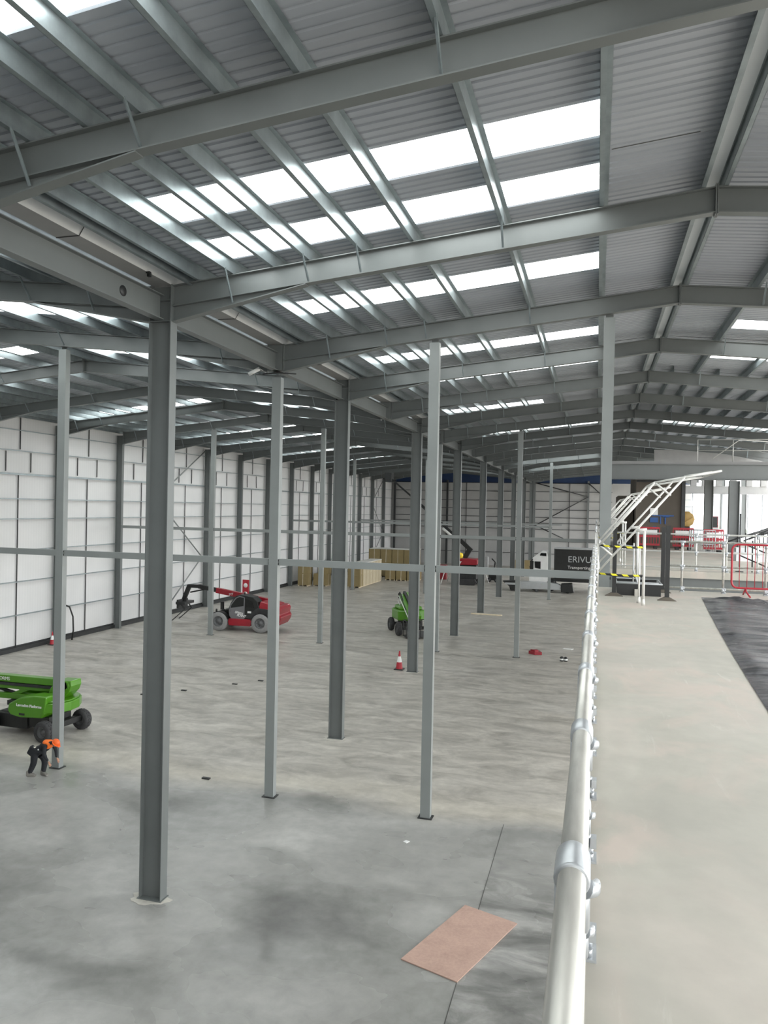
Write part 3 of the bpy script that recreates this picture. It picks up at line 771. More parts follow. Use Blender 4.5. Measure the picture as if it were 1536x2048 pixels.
for k in range(9): b.tube([(k*.12,0,.1),(k*.12,0,1.0)],.008,5)
for z in (.1,.4,.7,1.0): b.tube([(0,0,z),(.96,0,z)],.012,5); b.tube([(0,.8,z),(.96,.8,z)],.012,5); b.tube([(0,0,z),(0,.8,z)],.012,5); b.tube([(.96,0,z),(.96,.8,z)],.012,5)
for x in (0,.96):
    for y in (0,.8): b.tube([(x,y,0),(x,y,1.0)],.02,6)
b.build('mesh_cage','silver',t)
# dark tubes on trestles
for i in range(9):
    y=31.5+i*1.35; x=4.75+i*.42+(i%3)*.16; L=1.9
    b=MB(); b.tube([(x,y,DZ+.62+.10*(i%2)),(x+L,y+.5,DZ+1.28+.12*(i%3))],.028,8)
    b.tube([(x+L*.42,y+.2,DZ),(x+L*.42,y+.2,DZ+1.02)],.02,6)
    tag(b.build('leaning_tube','dark'),'dark tube propped at a slant on the far deck, %s row back'%ORD[i],'tube','propped tubes')
for i in range(4):
    y=30+i*2.2
    b=MB(); b.box(5.0+i*.35,8.5,y+.3,y+1.0,DZ,DZ+.30+.1*(i%2)); tag(b.build('panel_stack','fascia'),'pale wrapped panel stack lying under the propped dark tubes, %s back'%ORD[i],'panel stack','panel stacks',None) if i<3 else None
# outside hedge
b=MB()
vs=[];n=120
for i in range(n+1):
    x=-20+i*.8; hgt=5.2+1.6*math.sin(i*.7)*math.sin(i*.23)+.6*math.sin(i*2.1)
    vs+=[(x,150+2*math.sin(i),-.3),(x,150+2*math.sin(i),hgt),(x,153,hgt-.5),(x,154,-.3)]
b.add(vs,[(4*i+k,4*i+k+1,4*i+k+5,4*i+k+4) for i in range(n) for k in range(3)],0,True)
tag(b.build('hedge','tree'),'pale distant hedge seen through the daylit façade','hedge')

# ------------------------------------------------------------ pink sheet, litter
A=[(-3.21,13.0),(-2.42,15.17),(-1.33,14.81),(-2.13,12.66)]
b=MB(); b.prism(A,'z',.004,.022); r=b.build('board','sheet'); tag(r,'pinkish brown plywood sheet lying flat on the concrete in the foreground','board')
b=MB(); b.prism([(-9.18,57.42),(-6.8,57.32),(-6.8,57.6),(-9.18,57.7)],'z',.005,.07); tag(b.build('plank','wood'),'pale timber plank on the floor at the foot of a distant column','plank')
b=MB(); b.prism([(-1.78,45.1),(-1.25,45.0),(-1.15,45.35),(-1.7,45.45)],'z',.004,.02); tag(b.build('paper','white'),'white rectangle of paper on the concrete near the deck edge','paper')
b=MB(); b.prism([(-3.55,43.0),(-3.2,42.7),(-2.8,42.8),(-2.95,43.3),(-3.4,43.4)],'z',.0,.16); b.prism([(-3.45,43.05),(-3.2,42.85),(-3.0,42.95),(-3.1,43.2)],'z',.16,.24); tag(b.build('tool_bag','red'),'crumpled red bag on the concrete floor near the deck','bag')
b=MB(); 
for x in (-1.66,-1.45): b.lathe([(0,0),(.10,0),(.10,.2),(.06,.24),(0,.24)],(x,41.5,0),'z',12,0); b.lathe([(.102,.06),(.102,.14)],(x,41.5,0),'z',12,1)
tag(b.build('paint_tins',['dark','white']),'two small dark tins with pale bands on the concrete near the deck','tins')
b=MB(); b.prism([(-4.35,17.6),(-4.25,17.55),(-4.2,17.66),(-4.3,17.7)],'z',.002,.015); tag(b.build('paper_scrap','white'),'tiny white scrap on the grey floor in front of the third near post','scrap')
for i,(x,y) in enumerate(((-18.2,27.6),(-15.5,30.6),(-14.7,31.6),(-17.0,28.8),(-10.9,19.8))):
    b=MB(); b.box(x-.12,x+.12,y-.05,y+.05,.001,.04); tag(b.build('offcut','dark'),'small dark offcut lying on the open concrete floor','offcut','floor offcuts')
for x,y,l,lab in ((.22,1.72,.05,'small dark fleck on the pale deck close to the guardrail foot'),(.52,1.5,.03,'tiny dark chip on the pale deck near the bottom of the picture'),(1.02,2.9,.06,'short dark sliver on the pale deck at the right edge')):
    b=MB(); b.box(x-l/2,x+l/2,y-.006,y+.006,DZ,DZ+.004); tag(b.build('chip','dark'),lab,'debris')
def cone(x,y,s,lab):
    t=thing('traffic_cone',lab,'cone',(x,y,0))
    b=MB(); b.box(-.23*s,.23*s,-.23*s,.23*s,0,.05); b.build('base','dark',t,bev=.01)
    b=MB(); b.lathe([(.17*s,.05),(.13*s,.38*s)],(0,0,0),'z',18); b.lathe([(.065*s,.66*s),(.03*s,.92*s),(0,.93*s)],(0,0,0),'z',18); b.build('cone_body','redplastic',t)
    b=MB(); b.lathe([(.13*s,.38*s),(.065*s,.66*s)],(0,0,0),'z',18); b.build('reflective_sleeve','white',t)
cone(-9.35,36.3,1.0,'red and white traffic cone on the open floor left of a valley column')
cone(-29.25,35.4,.8,'red and white traffic cone at the foot of the white wall')

# ------------------------------------------------------------ wheels
def wheel(parent,x,y,r,w,tm='rubber',side=1,tread=True,name='wheel',rz=0):
    b=MB(); prof=[(r*.56,-w/2),(r*.9,-w/2),(r,-w*.32),(r,w*.32),(r*.9,w/2),(r*.56,w/2)]
    b.lathe(prof,(0,0,0),'y',28)
    if tread:
        n=18
        for k in range(n):
            a=2*PI*k/n
            for s in (-1,1):
                p=Vector((math.cos(a)*r,s*w*.22,math.sin(a)*r)); q=Vector((math.cos(a+.16)*r,s*w*.02,math.sin(a+.16)*r))
                b.bar(p,q,.05*r/.5,.05*r/.5,up=(math.cos(a),0,math.sin(a)))
    o=b.build(name,tm,parent,(x,y,r)); o.rotation_euler=(0,0,rz)
    h=MB(); h.lathe([(0,-w*.30),(r*.2,-w*.30),(r*.22,-w*.15),(r*.5,-w*.12),(r*.57,-w*.45),(r*.57,w*.45),(r*.5,w*.12),(r*.22,w*.15),(r*.2,w*.3),(0,w*.3)],(0,0,0),'y',20)
    for k in range(8):
        a=2*PI*k/8; h.lathe([(0,side*w*.16),(.03*r/.5,side*w*.2),(.03*r/.5,side*w*.1)],(math.cos(a)*r*.36,0,math.sin(a)*r*.36),'y',6)
    h.build('rim','rim',o)
    return o

# ------------------------------------------------------------ telehandler
t=thing('telehandler','red and black telehandler with raised boom and forks parked by the white wall','telehandler',(-21.75,44.35,0),PI+.05)
for x in (1.42,-1.42):
    for y in (.95,-.95): wheel(t,x,y,.61,.40,'dusty_rubber',1 if y>0 else -1,tread=False)
b=MB(); b.box(-2.2,1.9,-.45,.45,.5,.95); b.box(-1.42-.1,-1.42+.1,-.8,.8,.45,.65); b.box(1.32,1.52,-.8,.8,.45,.65); b.build('chassis','dark',t,bev=.02)
b=MB(); b.prism([(-.72,.38),(.72,.38),(.78,.62),(.72,.82),(-.78,.82),(-.8,.5)],'y',.55,1.08); b.prism([(-.72,.38),(.72,.38),(.72,.82),(-.78,.82)],'y',-1.05,-.6); b.build('side_tank','red',t,bev=.03)
b=MB(); b.prism([(-.2,.9),(-.55,1.1),(-1.15,1.55),(-2.3,1.45),(-2.5,1.2),(-2.45,.75),(-2.1,.72),(-1.95,1.05),(-1.5,1.22),(-1.0,1.08),(-.7,.8)],'y',.15,.95); b.build('engine_cover','dark',t,bev=.03)
b=MB(); b.prism([(-1.15,1.35),(-1.35,1.98),(-2.3,1.75),(-2.45,1.0),(-1.95,1.0),(-1.85,1.15),(-1.4,1.2)],'y',-.9,.9); b.build('rear_body','red',t,bev=.04)
b=MB(); b.prism([(-2.3,.55),(-2.3,1.72),(-2.6,1.68),(-2.72,1.5),(-2.66,1.2),(-2.78,1.0),(-2.7,.75),(-2.5,.45)],'y',-1.0,1.0); b.build('counterweight','red',t,bev=.05)
cabp=[(-.28,.8),(-.42,1.5),(-.45,2.22),(.02,2.3),(.32,2.2),(.62,1.75),(.78,1.35),(.74,1.0),(.60,.78)]
b=MB(); b.prism([(-1.3,1.5),(-1.15,1.95),(-.85,2.22),(-.3,2.32),(.05,2.34),(.35,2.24),(.68,1.78),(.84,1.35),(.8,1.0),(.62,.78),(-.5,.8),(-.9,1.3)],'y',.12,.94); cab=b.build('cab','black',t,bev=.04)
d=MB()
def frame_ring(mb,poly,axis,a,c,w):
    cx=sum(p[0] for p in poly)/len(poly); cz=sum(p[1] for p in poly)/len(poly)
    n=len(poly)
    for i in range(n):
        p=poly[i]; q=poly[(i+1)%n]; mb.bar((p[0],(a+c)/2,p[1]),(q[0],(a+c)/2,q[1]),w,abs(c-a),up=(0,1,0))
door=[(-.26,.82),(-.28,2.18),(.05,2.24),(.3,2.12),(.62,1.7),(.74,1.3),(.7,1.0),(.56,.82)]
frame_ring(d,door,'y',.945,.975,.06)
d.prism([(-.28,.84),(-.27,1.62),(.66,1.45),(.70,1.02),(.56,.84)],'y',.945,.97); d.bar((-.26,.96,1.62),(.66,.96,1.45),.05,.03,up=(0,1,0)); dr=d.build('door','cabgrey',cab)
text('lettering','SPEED',.20,'white',dr,(.36,.975,1.18),(PI/2,.22,PI),.004,.2,.006)
text('lettering','PLANT',.20,'white',dr,(.22,.975,.99),(PI/2,.12,PI),.004,.2,.006)
b=MB(); b.box(-.75,-.5,.94,.955,1.2,1.32); b.build('plate','white',cab)
b=MB(); b.prism([(-.95,1.55),(-.8,1.95),(-.34,2.12),(-.34,1.6)],'y',.945,.955); b.build('side_window','glassdark',cab)
for xc in (1.42,-1.42):
    b=MB(); pts=[(xc+.70*math.cos(a),.58+.66*math.sin(a)) for a in [math.radians(q) for q in range(20,165,12)]]; inn=[(xc+.64*math.cos(a),.58+.61*math.sin(a)) for a in [math.radians(q) for q in range(160,15,-12)]]
    b.prism(pts+inn,'y',.74,1.1); b.prism(pts+inn,'y',-1.1,-.74); b.build('mudguard','black',t)
b=MB(); b.prism([(.8,.9),(.8,1.35),(1.5,1.25),(2.0,1.05),(2.05,.75),(1.9,.6),(.9,.6)],'y',-.5,.55); b.build('front_nose','black',t,bev=.03)
b=MB(); b.tube([(.9,.9,1.2),(1.15,1.0,1.45),(1.3,1.02,1.5)],.02,6); b.box(1.1,1.3,.95,1.08,1.35,1.85); b.lathe([(0,0),(.09,.02),(.09,.08),(0,.1)],(1.55,1.0,1.3),'x',12); b.build('mirror','black',t)
b=MB(); b.bar((-1.9,-.25,1.8),(2.2,-.25,2.42),.30,.34); bo=b.build('boom','red',t,bev=.015)
text('lettering','MT',.22,'white',bo,(1.25,-.095,2.12),(PI/2,-.15,PI),.004)
b=MB(); b.bar((1.6,-.25,2.34),(3.5,-.25,2.62),.24,.27); b.bar((3.4,-.25,2.62),(4.2,-.25,2.62),.22,.22); b.bar((4.15,-.25,2.68),(4.48,-.25,1.9),.22,.26); b.bar((4.45,-.25,2.0),(4.6,-.25,1.55),.3,.2); b.tube([(3.0,-.25,2.45),(4.1,-.25,2.2)],.05,8); b.build('boom_extension','black',bo,bev=.01)
b=MB(); b.box(4.1,4.75,-.8,.5,1.45,1.62); b.box(4.55,4.68,-.8,.5,1.2,1.75)
for y in (-.65,.3): b.bar((4.5,y,1.5),(4.18,y,1.12),.10,.05); b.bar((4.18,y,1.14),(5.1,y,.35),.10,.045)
b.build('fork_carriage','dark',t)
b=MB(); b.lathe([(0,0),(.05,0),(.05,.12),(0,.14)],(-.1,.5,2.34),'z',10); b.build('beacon','dark',t)
t2=thing('signal_post','small red fire point stand with two white round signs behind the telehandler','sign',(-23.9,48.6,0))
b=MB(); b.box(-.25,.25,-.03,.03,1.4,2.75); b.tube([(0,0,0),(0,0,1.4)],.03,8); b.box(-.25,.25,-.2,.2,0,.04); b.build('board','redplastic',t2,bev=.01)
for zz in (1.75,2.35):
    b=MB(); b.lathe([(0,-.04),(.16,-.04),(.16,-.03)],(0,0,zz),'y',14); b.build('round_sign','white',t2)

# ------------------------------------------------------------ boom lift near left
t=thing('boom_lift','green articulated boom lift with black chassis at the left edge of the hall','boom lift',(-19.05,22.2,0),0)
ch=thing('chassis_holder','','')
bpy.data.objects.remove(ch)
chs=MB()
ang=-.1
def rot(x,y,a=ang): return (.24+x*math.cos(a)-y*math.sin(a), -.18+x*math.sin(a)+y*math.cos(a))
for (x,y) in ((1.25,-.85),(1.25,.85),(-1.25,-.85),(-1.25,.85)):
    X,Y=rot(x,y); wheel(t,X,Y,.35,.30,'rubber',-1 if y<0 else 1,rz=ang)
pl=[rot(x,y) for x,y in ((-1.1,-.5),(1.1,-.5),(1.1,.5),(-1.1,.5))]
chs.prism(pl,'z',.3,.72)
for x in (1.25,-1.25): 
    a=rot(x,-.75); c=rot(x,.75); chs.bar((a[0],a[1],.43),(c[0],c[1],.43),.22,.2)
chs.lathe([(.6,.72),(.6,.84),(0,.84)],(.1,0,0),'z',20); chs.box(-1.0,.35,-.75,.4,.22,.7)
chs.build('chassis','black',t,bev=.02)
b=MB(); b.prism([(-.18,.72),(-.30,.86),(-.26,1.10),(.2,1.34),(.75,1.44),(1.28,1.44),(1.22,.85),(1.1,.70),(.2,.66)],'y',-.95,-.35); hood=b.build('hood','green',t,bev=.05)
text('lettering','Lavendon Platforms',.128,'white',hood,(.08,-.956,1.05),(PI/2,0,0),.004,0,.004)
b=MB(); b.box(.2,.42,-.965,-.95,.75,.82); b.build('vent','black',hood)
b=MB(); b.prism([(-1.0,.78),(-1.0,1.35),(.4,1.45),(.4,.74)],'y',.35,.95); b.build('hood','green',t,bev=.05)
b=MB(); pts=[]
out=[(.6,-.95),(1.2,-.94),(1.6,-.75),(1.78,-.3),(1.72,.2),(1.5,.6),(1.0,.9),(.6,.95)]
b.prism(out,'z',.88,1.20); b.prism([(x*.97+.02,y*.93) for x,y in out],'z',1.2,1.26); b.build('counterweight','green',t,bev=.03)
b=MB(); b.box(-.9,.9,-.3,.3,.84,1.0); b.build('turntable','dark',t)
b=MB(); b.prism([(.7,1.15),(1.35,1.2),(1.66,1.5),(1.74,1.7),(1.72,1.88),(1.15,1.86),(.9,1.6)],'y',-.28,.28); b.tube([(1.12,-.33,1.45),(1.12,.33,1.45)],.24,20); b.tube([(1.5,-.3,1.7),(1.5,.3,1.7)],.17,18); b.build('boom_knuckle','green',t,bev=.03)
b=MB(); b.prism([(1.2,1.68),(1.3,1.84),(1.55,1.82),(1.6,1.66),(1.45,1.5)],'y',-.30,-.27); b.build('knuckle_recess','green_dark',t)
b=MB(); b.bar((1.35,0,1.74),(-4.6,0,1.70),.3,.24); bo=b.build('upper_boom','green',t,bev=.02)
text('lettering','PLATFORMS',.17,'white',bo,(-1.85,-.155,1.67),(PI/2,0,0),.003)
b=MB(); b.bar((1.1,-.05,1.56),(-4.2,-.05,1.52),.26,.09); b.build('energy_chain','dark',t)
b=MB(); b.bar((1.0,0,1.44),(-4.4,0,1.40),.24,.12); b.bar((.0,0,1.12),(-4.2,0,1.06),.26,.20); b.bar((-.2,0,1.42),(-.9,0,1.14),.2,.14); b.build('lower_boom','green',t,bev=.02)
b=MB(); b.tube([(-.4,.05,1.1),(-2.6,.05,1.5)],.06,10); b.build('lift_cylinder','black',t)
t3=thing('work_basket','black work cage at the far end of the near boom lift, left of view','basket') if False else None
b=MB()
for z in (.35,.8,1.35): b.tube([(-4.5,-.9,z),(-5.6,-.9,z),(-5.6,.9,z),(-4.5,.9,z),(-4.5,-.9,z)],.022,8)
for x,y in ((-4.5,-.9),(-5.6,-.9),(-5.6,.9),(-4.5,.9),(-5.6,0)): b.tube([(x,y,.3),(x,y,1.35)],.022,8)
b.box(-5.6,-4.5,-.9,.9,.28,.33); b.bar((-4.5,0,1.9),(-4.55,0,.8),.15,.12); b.build('cage','dark',t)

# ------------------------------------------------------------ boom lift far
t=thing('boom_lift','green boom lift seen end-on behind a valley column with black work cage','boom lift',(-11.55,47.3,0),-1.05)
for (x,y) in ((1.0,-1.0),(1.0,.95),(-1.1,-.95),(-1.1,.95)): wheel(t,x,y,.42,.3,'rubber',-1 if y<0 else 1)
b=MB(); b.box(-1.1,1.0,-.5,.5,.3,.75); b.box(.95,1.1,-.95,.95,.36,.55); b.box(-1.2,-1.0,-.95,.95,.36,.55); b.lathe([(.5,.75),(.5,.9),(0,.9)],(0,0,0),'z',18); b.build('chassis','black',t,bev=.02)
b=MB(); b.prism([(-1.4,-.6),(-1.0,-.95),(.4,-.9),(.7,-.4),(.7,.4),(.4,.9),(-1.0,.95),(-1.4,.6)],'z',.85,1.5); b.prism([(-1.25,-.5),(-.9,-.8),(.3,-.75),(.5,0),(.3,.75),(-.9,.8),(-1.25,.5)],'z',1.5,1.72)
b.build('turret_body','green',t,bev=.08)
b=MB(); b.lathe([(0,-.02),(.22,-.02),(.28,.05),(.28,.12)],(-1.44,-.45,1.2),'x',14); b.lathe([(0,-.02),(.22,-.02),(.28,.05),(.28,.12)],(-1.44,.4,1.15),'x',14); b.build('counterweight_boss','green_dark',t)
b=MB(); b.bar((-.9,-.35,2.3),(2.0,-.35,1.0),.26,.28); b.bar((-.9,.1,2.42),(1.9,.1,1.25),.24,.24); b.build('boom','green',t,bev=.02)
b=MB(); b.bar((-.95,-.15,2.45),(2.0,-.15,1.15),.16,.30); b.tube([(-1.05,-.45,2.1),(-1.12,-.45,2.4),(-.9,-.45,2.5),(.8,-.45,1.55)],.05,8); b.build('boom_hose','black',t)
b=MB(); b.tube([(-.9,-.52,2.28),(1.4,-.52,1.2)],.03,8); b.tube([(-1.0,-.55,1.95),(.6,-.55,1.25)],.018,6); b.build('boom_rod','white',t)
b=MB()
for z in (.15,.6,1.1): b.tube([(1.75,-.9,z),(2.5,-.9,z),(2.5,.9,z),(1.75,.9,z),(1.75,-.9,z)],.022,8)
for x,y in ((1.75,-.9),(2.5,-.9),(2.5,0),(2.5,.9),(1.75,.9)): b.tube([(x,y,.1),(x,y,1.1)],.022,8)
b.box(1.75,2.5,-.9,.9,.1,.15); b.box(2.44,2.5,-.9,.9,.15,.5); b.build('work_cage','dark',t)

# ------------------------------------------------------------ red spider lift with long raised boom
t=thing('spider_lift','red tracked lift with a long black boom raised across the far hall','boom lift',(-13.4,80,0),0)
b=MB(); b.prism([(-1.25,2.2),(-1.3,2.5),(-1.1,2.75),(.2,2.82),(1.1,2.78),(1.35,2.7),(1.35,2.25),(1.2,2.15),(-.9,2.1)],'y',-.9,.9); bd=b.build('hood','red',t,bev=.08)
b=MB(); b.prism([(-1.15,2.15),(-.55,2.15),(-.35,2.5),(-.6,2.5),(-.95,2.3)],'y',-.93,-.9); b.build('white_panel','white',bd)
b=MB(); b.box(-1.2,1.2,-.7,.7,.6,2.1); b.build('chassis','dark',t,bev=.05)
b=MB()
for s in (-1,1): b.prism([(-1.3,.35),(-1.1,.0),(1.1,0),(1.3,.35),(1.1,.65),(-1.1,.65)],'y',s*.9-.2,s*.9+.2)
b.build('track','rubber',t,bev=.05)
b=MB()
for s in (-1,1): b.tube([(-1.0,s*.9,1.4),(-1.5,s*1.4,1.9),(-1.9,s*1.6,1.8),(-2.4,s*1.9,.05)],.06,8); b.tube([(1.0,s*.9,1.6),(1.3,s*1.3,1.95),(1.6,s*1.5,1.8),(2.2,s*1.8,.05)],.06,8)
b.build('outrigger','white',t)
b=MB(); b.bar((-.2,0,2.8),(.35,0,3.75),.4,.5); b.bar((.55,0,3.6),(-.75,0,4.75),.32,.42); b.bar((-.6,0,4.6),(-5.5,0,8.75),.22,.28); b.bar((-5.3,0,8.6),(-8.6,0,11.3),.16,.18); b.build('boom','black',t,bev=.02)
b=MB(); b.tube([(-.9,-.25,4.55),(-2.6,-.25,5.95)],.14,10); b.build('boom_ram','cream',t)
b=MB(); b.box(-9.1,-8.4,-.5,.5,10.9,11.9); b.build('basket','dark',t)
b=MB(); b.lathe([(0,-.3),(.3,-.2),(.36,0),(.3,.25),(0,.35)],(-.55,-.9,3.1),'z',12); b.build('yellow_box','yellow',t)

# ------------------------------------------------------------ truck
t=thing('lorry','white lorry cab coupled to a black curtain-sided trailer at the far end','lorry',(0,0,0))
b=MB(); b.prism([(-6.45,.6),(-6.5,1.6),(-6.4,2.4),(-6.15,3.3),(-5.6,3.75),(-5.3,3.95),(-4.75,3.95),(-4.6,3.3),(-4.6,1.0),(-5.0,.6)],'y',77.0,79.3); cb=b.build('cab','white',t,bev=.06)
b=MB(); b.prism([(-5.45,3.55),(-5.35,3.8),(-4.8,3.8),(-4.8,3.5)],'y',76.96,77.0); b.prism([(-5.9,2.3),(-5.95,2.95),(-5.35,2.95),(-5.35,2.2)],'y',76.96,77.0); b.prism([(-6.47,2.3),(-6.45,2.4),(-6.18,3.2),(-6.1,3.2),(-6.35,2.3)],'y',76.95,79.35); b.build('window','glassdark',cb)
b=MB(); b.box(-6.4,-6.05,76.7,76.95,2.1,3.0); b.build('mirror','black',cb)
text('lettering','MARONUK',.45,'black',cb,(-6.3,76.98,1.65),(PI/2,-.08,0),.01,.2,.01)
b=MB(); b.box(-6.3,-4.0,77.2,79.1,.55,.95); b.box(-4.5,5.5,77.6,78.9,.95,1.2); b.build('chassis','dark',t)
b=MB(); b.box(-4.0,6.0,76.9,79.4,1.2,4.3); tr=b.build('trailer_body','black',t,bev=.03)
b=MB(); b.box(-4.05,6.05,76.86,79.44,4.27,4.36); b.build('roof_rail','silver',tr)
b=MB(); b.box(-4.03,-3.93,76.85,76.9,1.2,4.3); b.build('corner_post','dark',tr)
text('lettering','ERIVULE L',.86,'silver',tr,(-2.7,76.88,3.0),(PI/2,0,0),.005)
text('lettering','Transporting your world',.42,'white',tr,(-2.7,76.88,2.35),(PI/2,0,0),.005)
for x in (-5.9,-4.3,2.5,3.7,4.9):
    for y in (77.2,79.0): wheel(t,x,y,.5,.35,'rubber',-1,tread=False)
# grey low trailer in front
t=thing('low_trailer','low silver trailer with dark wedge nose parked before the lorry','trailer',(0,0,0))
b=MB(); b.prism([(-7.2,.25),(-7.2,1.0),(-3.6,.9),(-3.3,.75),(-3.3,.3)],'y',75.6,76.6); b.build('side_body','silver',t,bev=.04)
b=MB(); b.prism([(-9.0,.95),(-7.25,1.05),(-7.25,.1),(-8.2,.1),(-8.3,.45)],'y',75.6,76.6); b.build('wedge_nose','black',t,bev=.04)
b=MB(); b.prism([(-3.25,.1),(-3.25,.9),(-2.2,1.0),(-2.0,.1)],'y',75.5,76.6); b.build('power_unit','black',t,bev=.04)
b=MB(); b.box(-8.7,-7.4,75.57,75.6,.62,.82); b.box(-6.9,-6.3,75.57,75.6,.4,.7); b.build('label_panel','silver',t)
for x in (-5.6,-8.0,-7.5,-2.6): wheel(t,x,75.75,.2,.2,'rubber',-1,tread=False)
# ------------------------------------------------------------ misc plant far
t=thing('pallet_truck','small black machine with pale lifted parts left of the lorry','machine',(-11.0,84,0))
b=MB(); b.box(-.5,.5,-.4,.4,.2,.9); b.tube([(0,0,.9),(.2,0,2.2)],.09,8); b.tube([(.2,0,2.2),(-.2,0,2.6)],.07,8); b.build('body','black',t,bev=.03)
b=MB(); b.box(-1.1,-.6,-.2,.2,.9,2.8); b.box(-.9,-.2,-.3,.3,1.2,1.5); b.build('panel','silver',t,bev=.02)
wheel(t,-.4,-.45,.25,.15,'rubber',-1,tread=False); wheel(t,.4,-.45,.25,.15,'rubber',-1,tread=False)
b=MB(); b.box(-10.2,-8.2,98,99,.15,1.6); r=b.build('crate','card'); tag(r,'low brown crate against the far wall behind the small machine','crate')
t=thing('red_machine','dark red upright machine beside stacked pallets against the far wall','machine',(-17.5,84,0))
b=MB(); b.box(-1.4,1.2,-.4,.4,.05,1.7); b.prism([(-.3,1.7),(-.25,3.1),(.05,3.1),(.3,1.7)],'y',-.25,.25); b.build('body','red',t,bev=.03)

# ------------------------------------------------------------ cardboard stacks
def carton(x0,x1,y0,y1,z0,z1,lab,grp,m='card',straps=2,foot=True):
    w,d,h=x1-x0,y1-y0,z1-z0
    t=thing('carton',lab,'carton',((x0+x1)/2,(y0+y1)/2,z0),0,grp)
    b=MB(); b.box(-w/2,w/2,-d/2,d/2,.1 if foot else 0,h); b.build('box',m,t,bev=.015)
    if foot:
        b=MB()
        for k in (-1,0,1): b.box(k*w*.42-.05,k*w*.42+.05,-d/2,d/2,0,.1)
        b.build('pallet','wood',t)
    b=MB()
    for k in range(straps):
        x=-w/2+w*(k+1)/(straps+1); b.box(x-.02,x+.02,-d/2-.006,d/2+.006,.1,h+.006)
    y=0; b.box(w/2,w/2+.006,-.02,.02,.1,h)
    b.build('strap','strap',t)
G='shrink wrapped cartons at the far left'
carton(-28.85,-27.75,70.3,71.5,0,1.22,'brown carton by the white wall, lower of the leftmost pair',G,straps=1)
carton(-28.85,-27.75,70.3,71.5,1.22,2.4,'brown carton by the white wall, upper of the leftmost pair',G,straps=1,foot=False)
carton(-27.45,-26.0,71,72.2,0,1.25,'brown carton right of the leftmost pair, on the floor',G,straps=1)
carton(-27.0,-25.9,71.1,72.2,1.25,2.4,'brown carton stacked on the one right of the leftmost pair',G,straps=1,foot=False)
for k in range(7):
    y=71.3+k*1.12
    carton(-23.9,-22.6,y,y+1.06,0,1.2,'cardboard carton in the long row, lower layer, %s back'%ORD[k],G,'card' if k==0 else 'cardtan',0)
    carton(-23.9,-22.6,y,y+1.06,1.2,2.35,'cardboard carton in the long row, upper layer, %s back'%ORD[k],G,'card' if k==0 else 'cardtan',1,foot=False)
for k in range(3):
    x=-23.1+k*1.25+.0
    carton(x+.6,x+1.75,80.2,82.4,0,1.45,'brown carton in the rear bank, lower layer, %s from the left'%ORD[k],G,'card',1)
    carton(x-1.6,x-.4,81.0,83.4,1.5,2.9,'tall brown carton in the rear bank, upper layer, %s from the left'%ORD[k],G,'card',1,foot=False) if False else None
for k in range(4):
    x=-25.6+k*1.42
    carton(x,x+1.36,84,86.6,0,1.6,'brown carton in the hindmost bank, lower layer, %s from the left'%ORD[k],G,'card',1)
    carton(x,x+1.36,84,86.6,1.6,3.2,'brown carton in the hindmost bank, upper layer, %s from the left'%ORD[k],G,'card',1,foot=False)
b=MB(); b.box(-25.6,-19.9,84,86.6,3.215,3.26); tag(b.build('wrap_cover','wrap'),'pale plastic cover draped over the hindmost carton bank','cover')
b=MB(); b.box(-23.92,-22.58,71.25,79.1,2.36,2.42); tag(b.build('wrap_cover','wrap'),'pale plastic cover along the top of the long carton row','cover')

# ------------------------------------------------------------ small fittings
t=thing('sensor','small black sensor under the gutter left of the nearest column','sensor',(-8.35,12.6,12.515))
b=MB(); b.box(-.03,.03,-.03,.03,-.09,0); b.box(-.04,.04,-.05,.0,-.03,.0); b.build('body','black',t)
t=thing('floodlight','white cylindrical light fitting beside the head of the near middle post','light',(-9.15,19.1,11.72))
b=MB(); b.tube([(-.22,-.1,.0),(.1,-.1,.14)],.055,12); b.tube([(.1,-.1,.14),(.25,0,.04)],.015,6); b.build('body','white',t)
b=MB(); b.tube([(-9.0,19.1,11.72),(-8.58,19.15,11.76),(-8.0,19.1,11.70)],.02,6); tag(b.build('conduit','dark'),'short dark conduit across the head of the near middle post','conduit')

# ------------------------------------------------------------ person
def skinned(name, pts, edges, radii, mat_, parent, root=0, sub=2):
    me=bpy.data.meshes.new(name); me.from_pydata([tuple(p) for p in pts],edges,[]); me.materials.append(M[mat_])
    o=bpy.data.objects.new(name,me); COL.objects.link(o); o.parent=parent
    s=o.modifiers.new('skin','SKIN'); s.use_smooth_shade=True
    if not me.skin_vertices: me.attributes
    sv=me.skin_vertices[0].data if me.skin_vertices else None
    for i,r in enumerate(radii):
        rr=(r,r) if not isinstance(r,tuple) else r
        sv[i].radius=rr; sv[i].use_root=(i==root)
    ss=o.modifiers.new('sub','SUBSURF'); ss.levels=sub; ss.render_levels=sub
    return o
def with_skin(me):
    bpy.context.view_layer.update()
P=thing('person','person in orange hard hat, orange vest and black workwear bending beside a post','person',(-15.66,18.5,0))
def skin_obj(name,pts,edges,radii,mat_,parent,root=0,sub=2):
    import bmesh
    me=bpy.data.meshes.new(name); bm=bmesh.new(); lay=bm.verts.layers.skin.verify()
    vs=[bm.verts.new(p) for p in pts]
    for i,v in enumerate(vs):
        r=radii[i]; v[lay].radius=(r,r) if not isinstance(r,tuple) else r; v[lay].use_root=(i==root)
    for a,c in edges: bm.edges.new((vs[a],vs[c]))
    bm.to_mesh(me); bm.free(); me.materials.append(M[mat_])
    o=bpy.data.objects.new(name,me); COL.objects.link(o); o.parent=parent
    s=o.modifiers.new('skin','SKIN'); s.use_smooth_shade=True
    ss=o.modifiers.new('sub','SUBSURF'); ss.levels=sub; ss.render_levels=sub
    return o
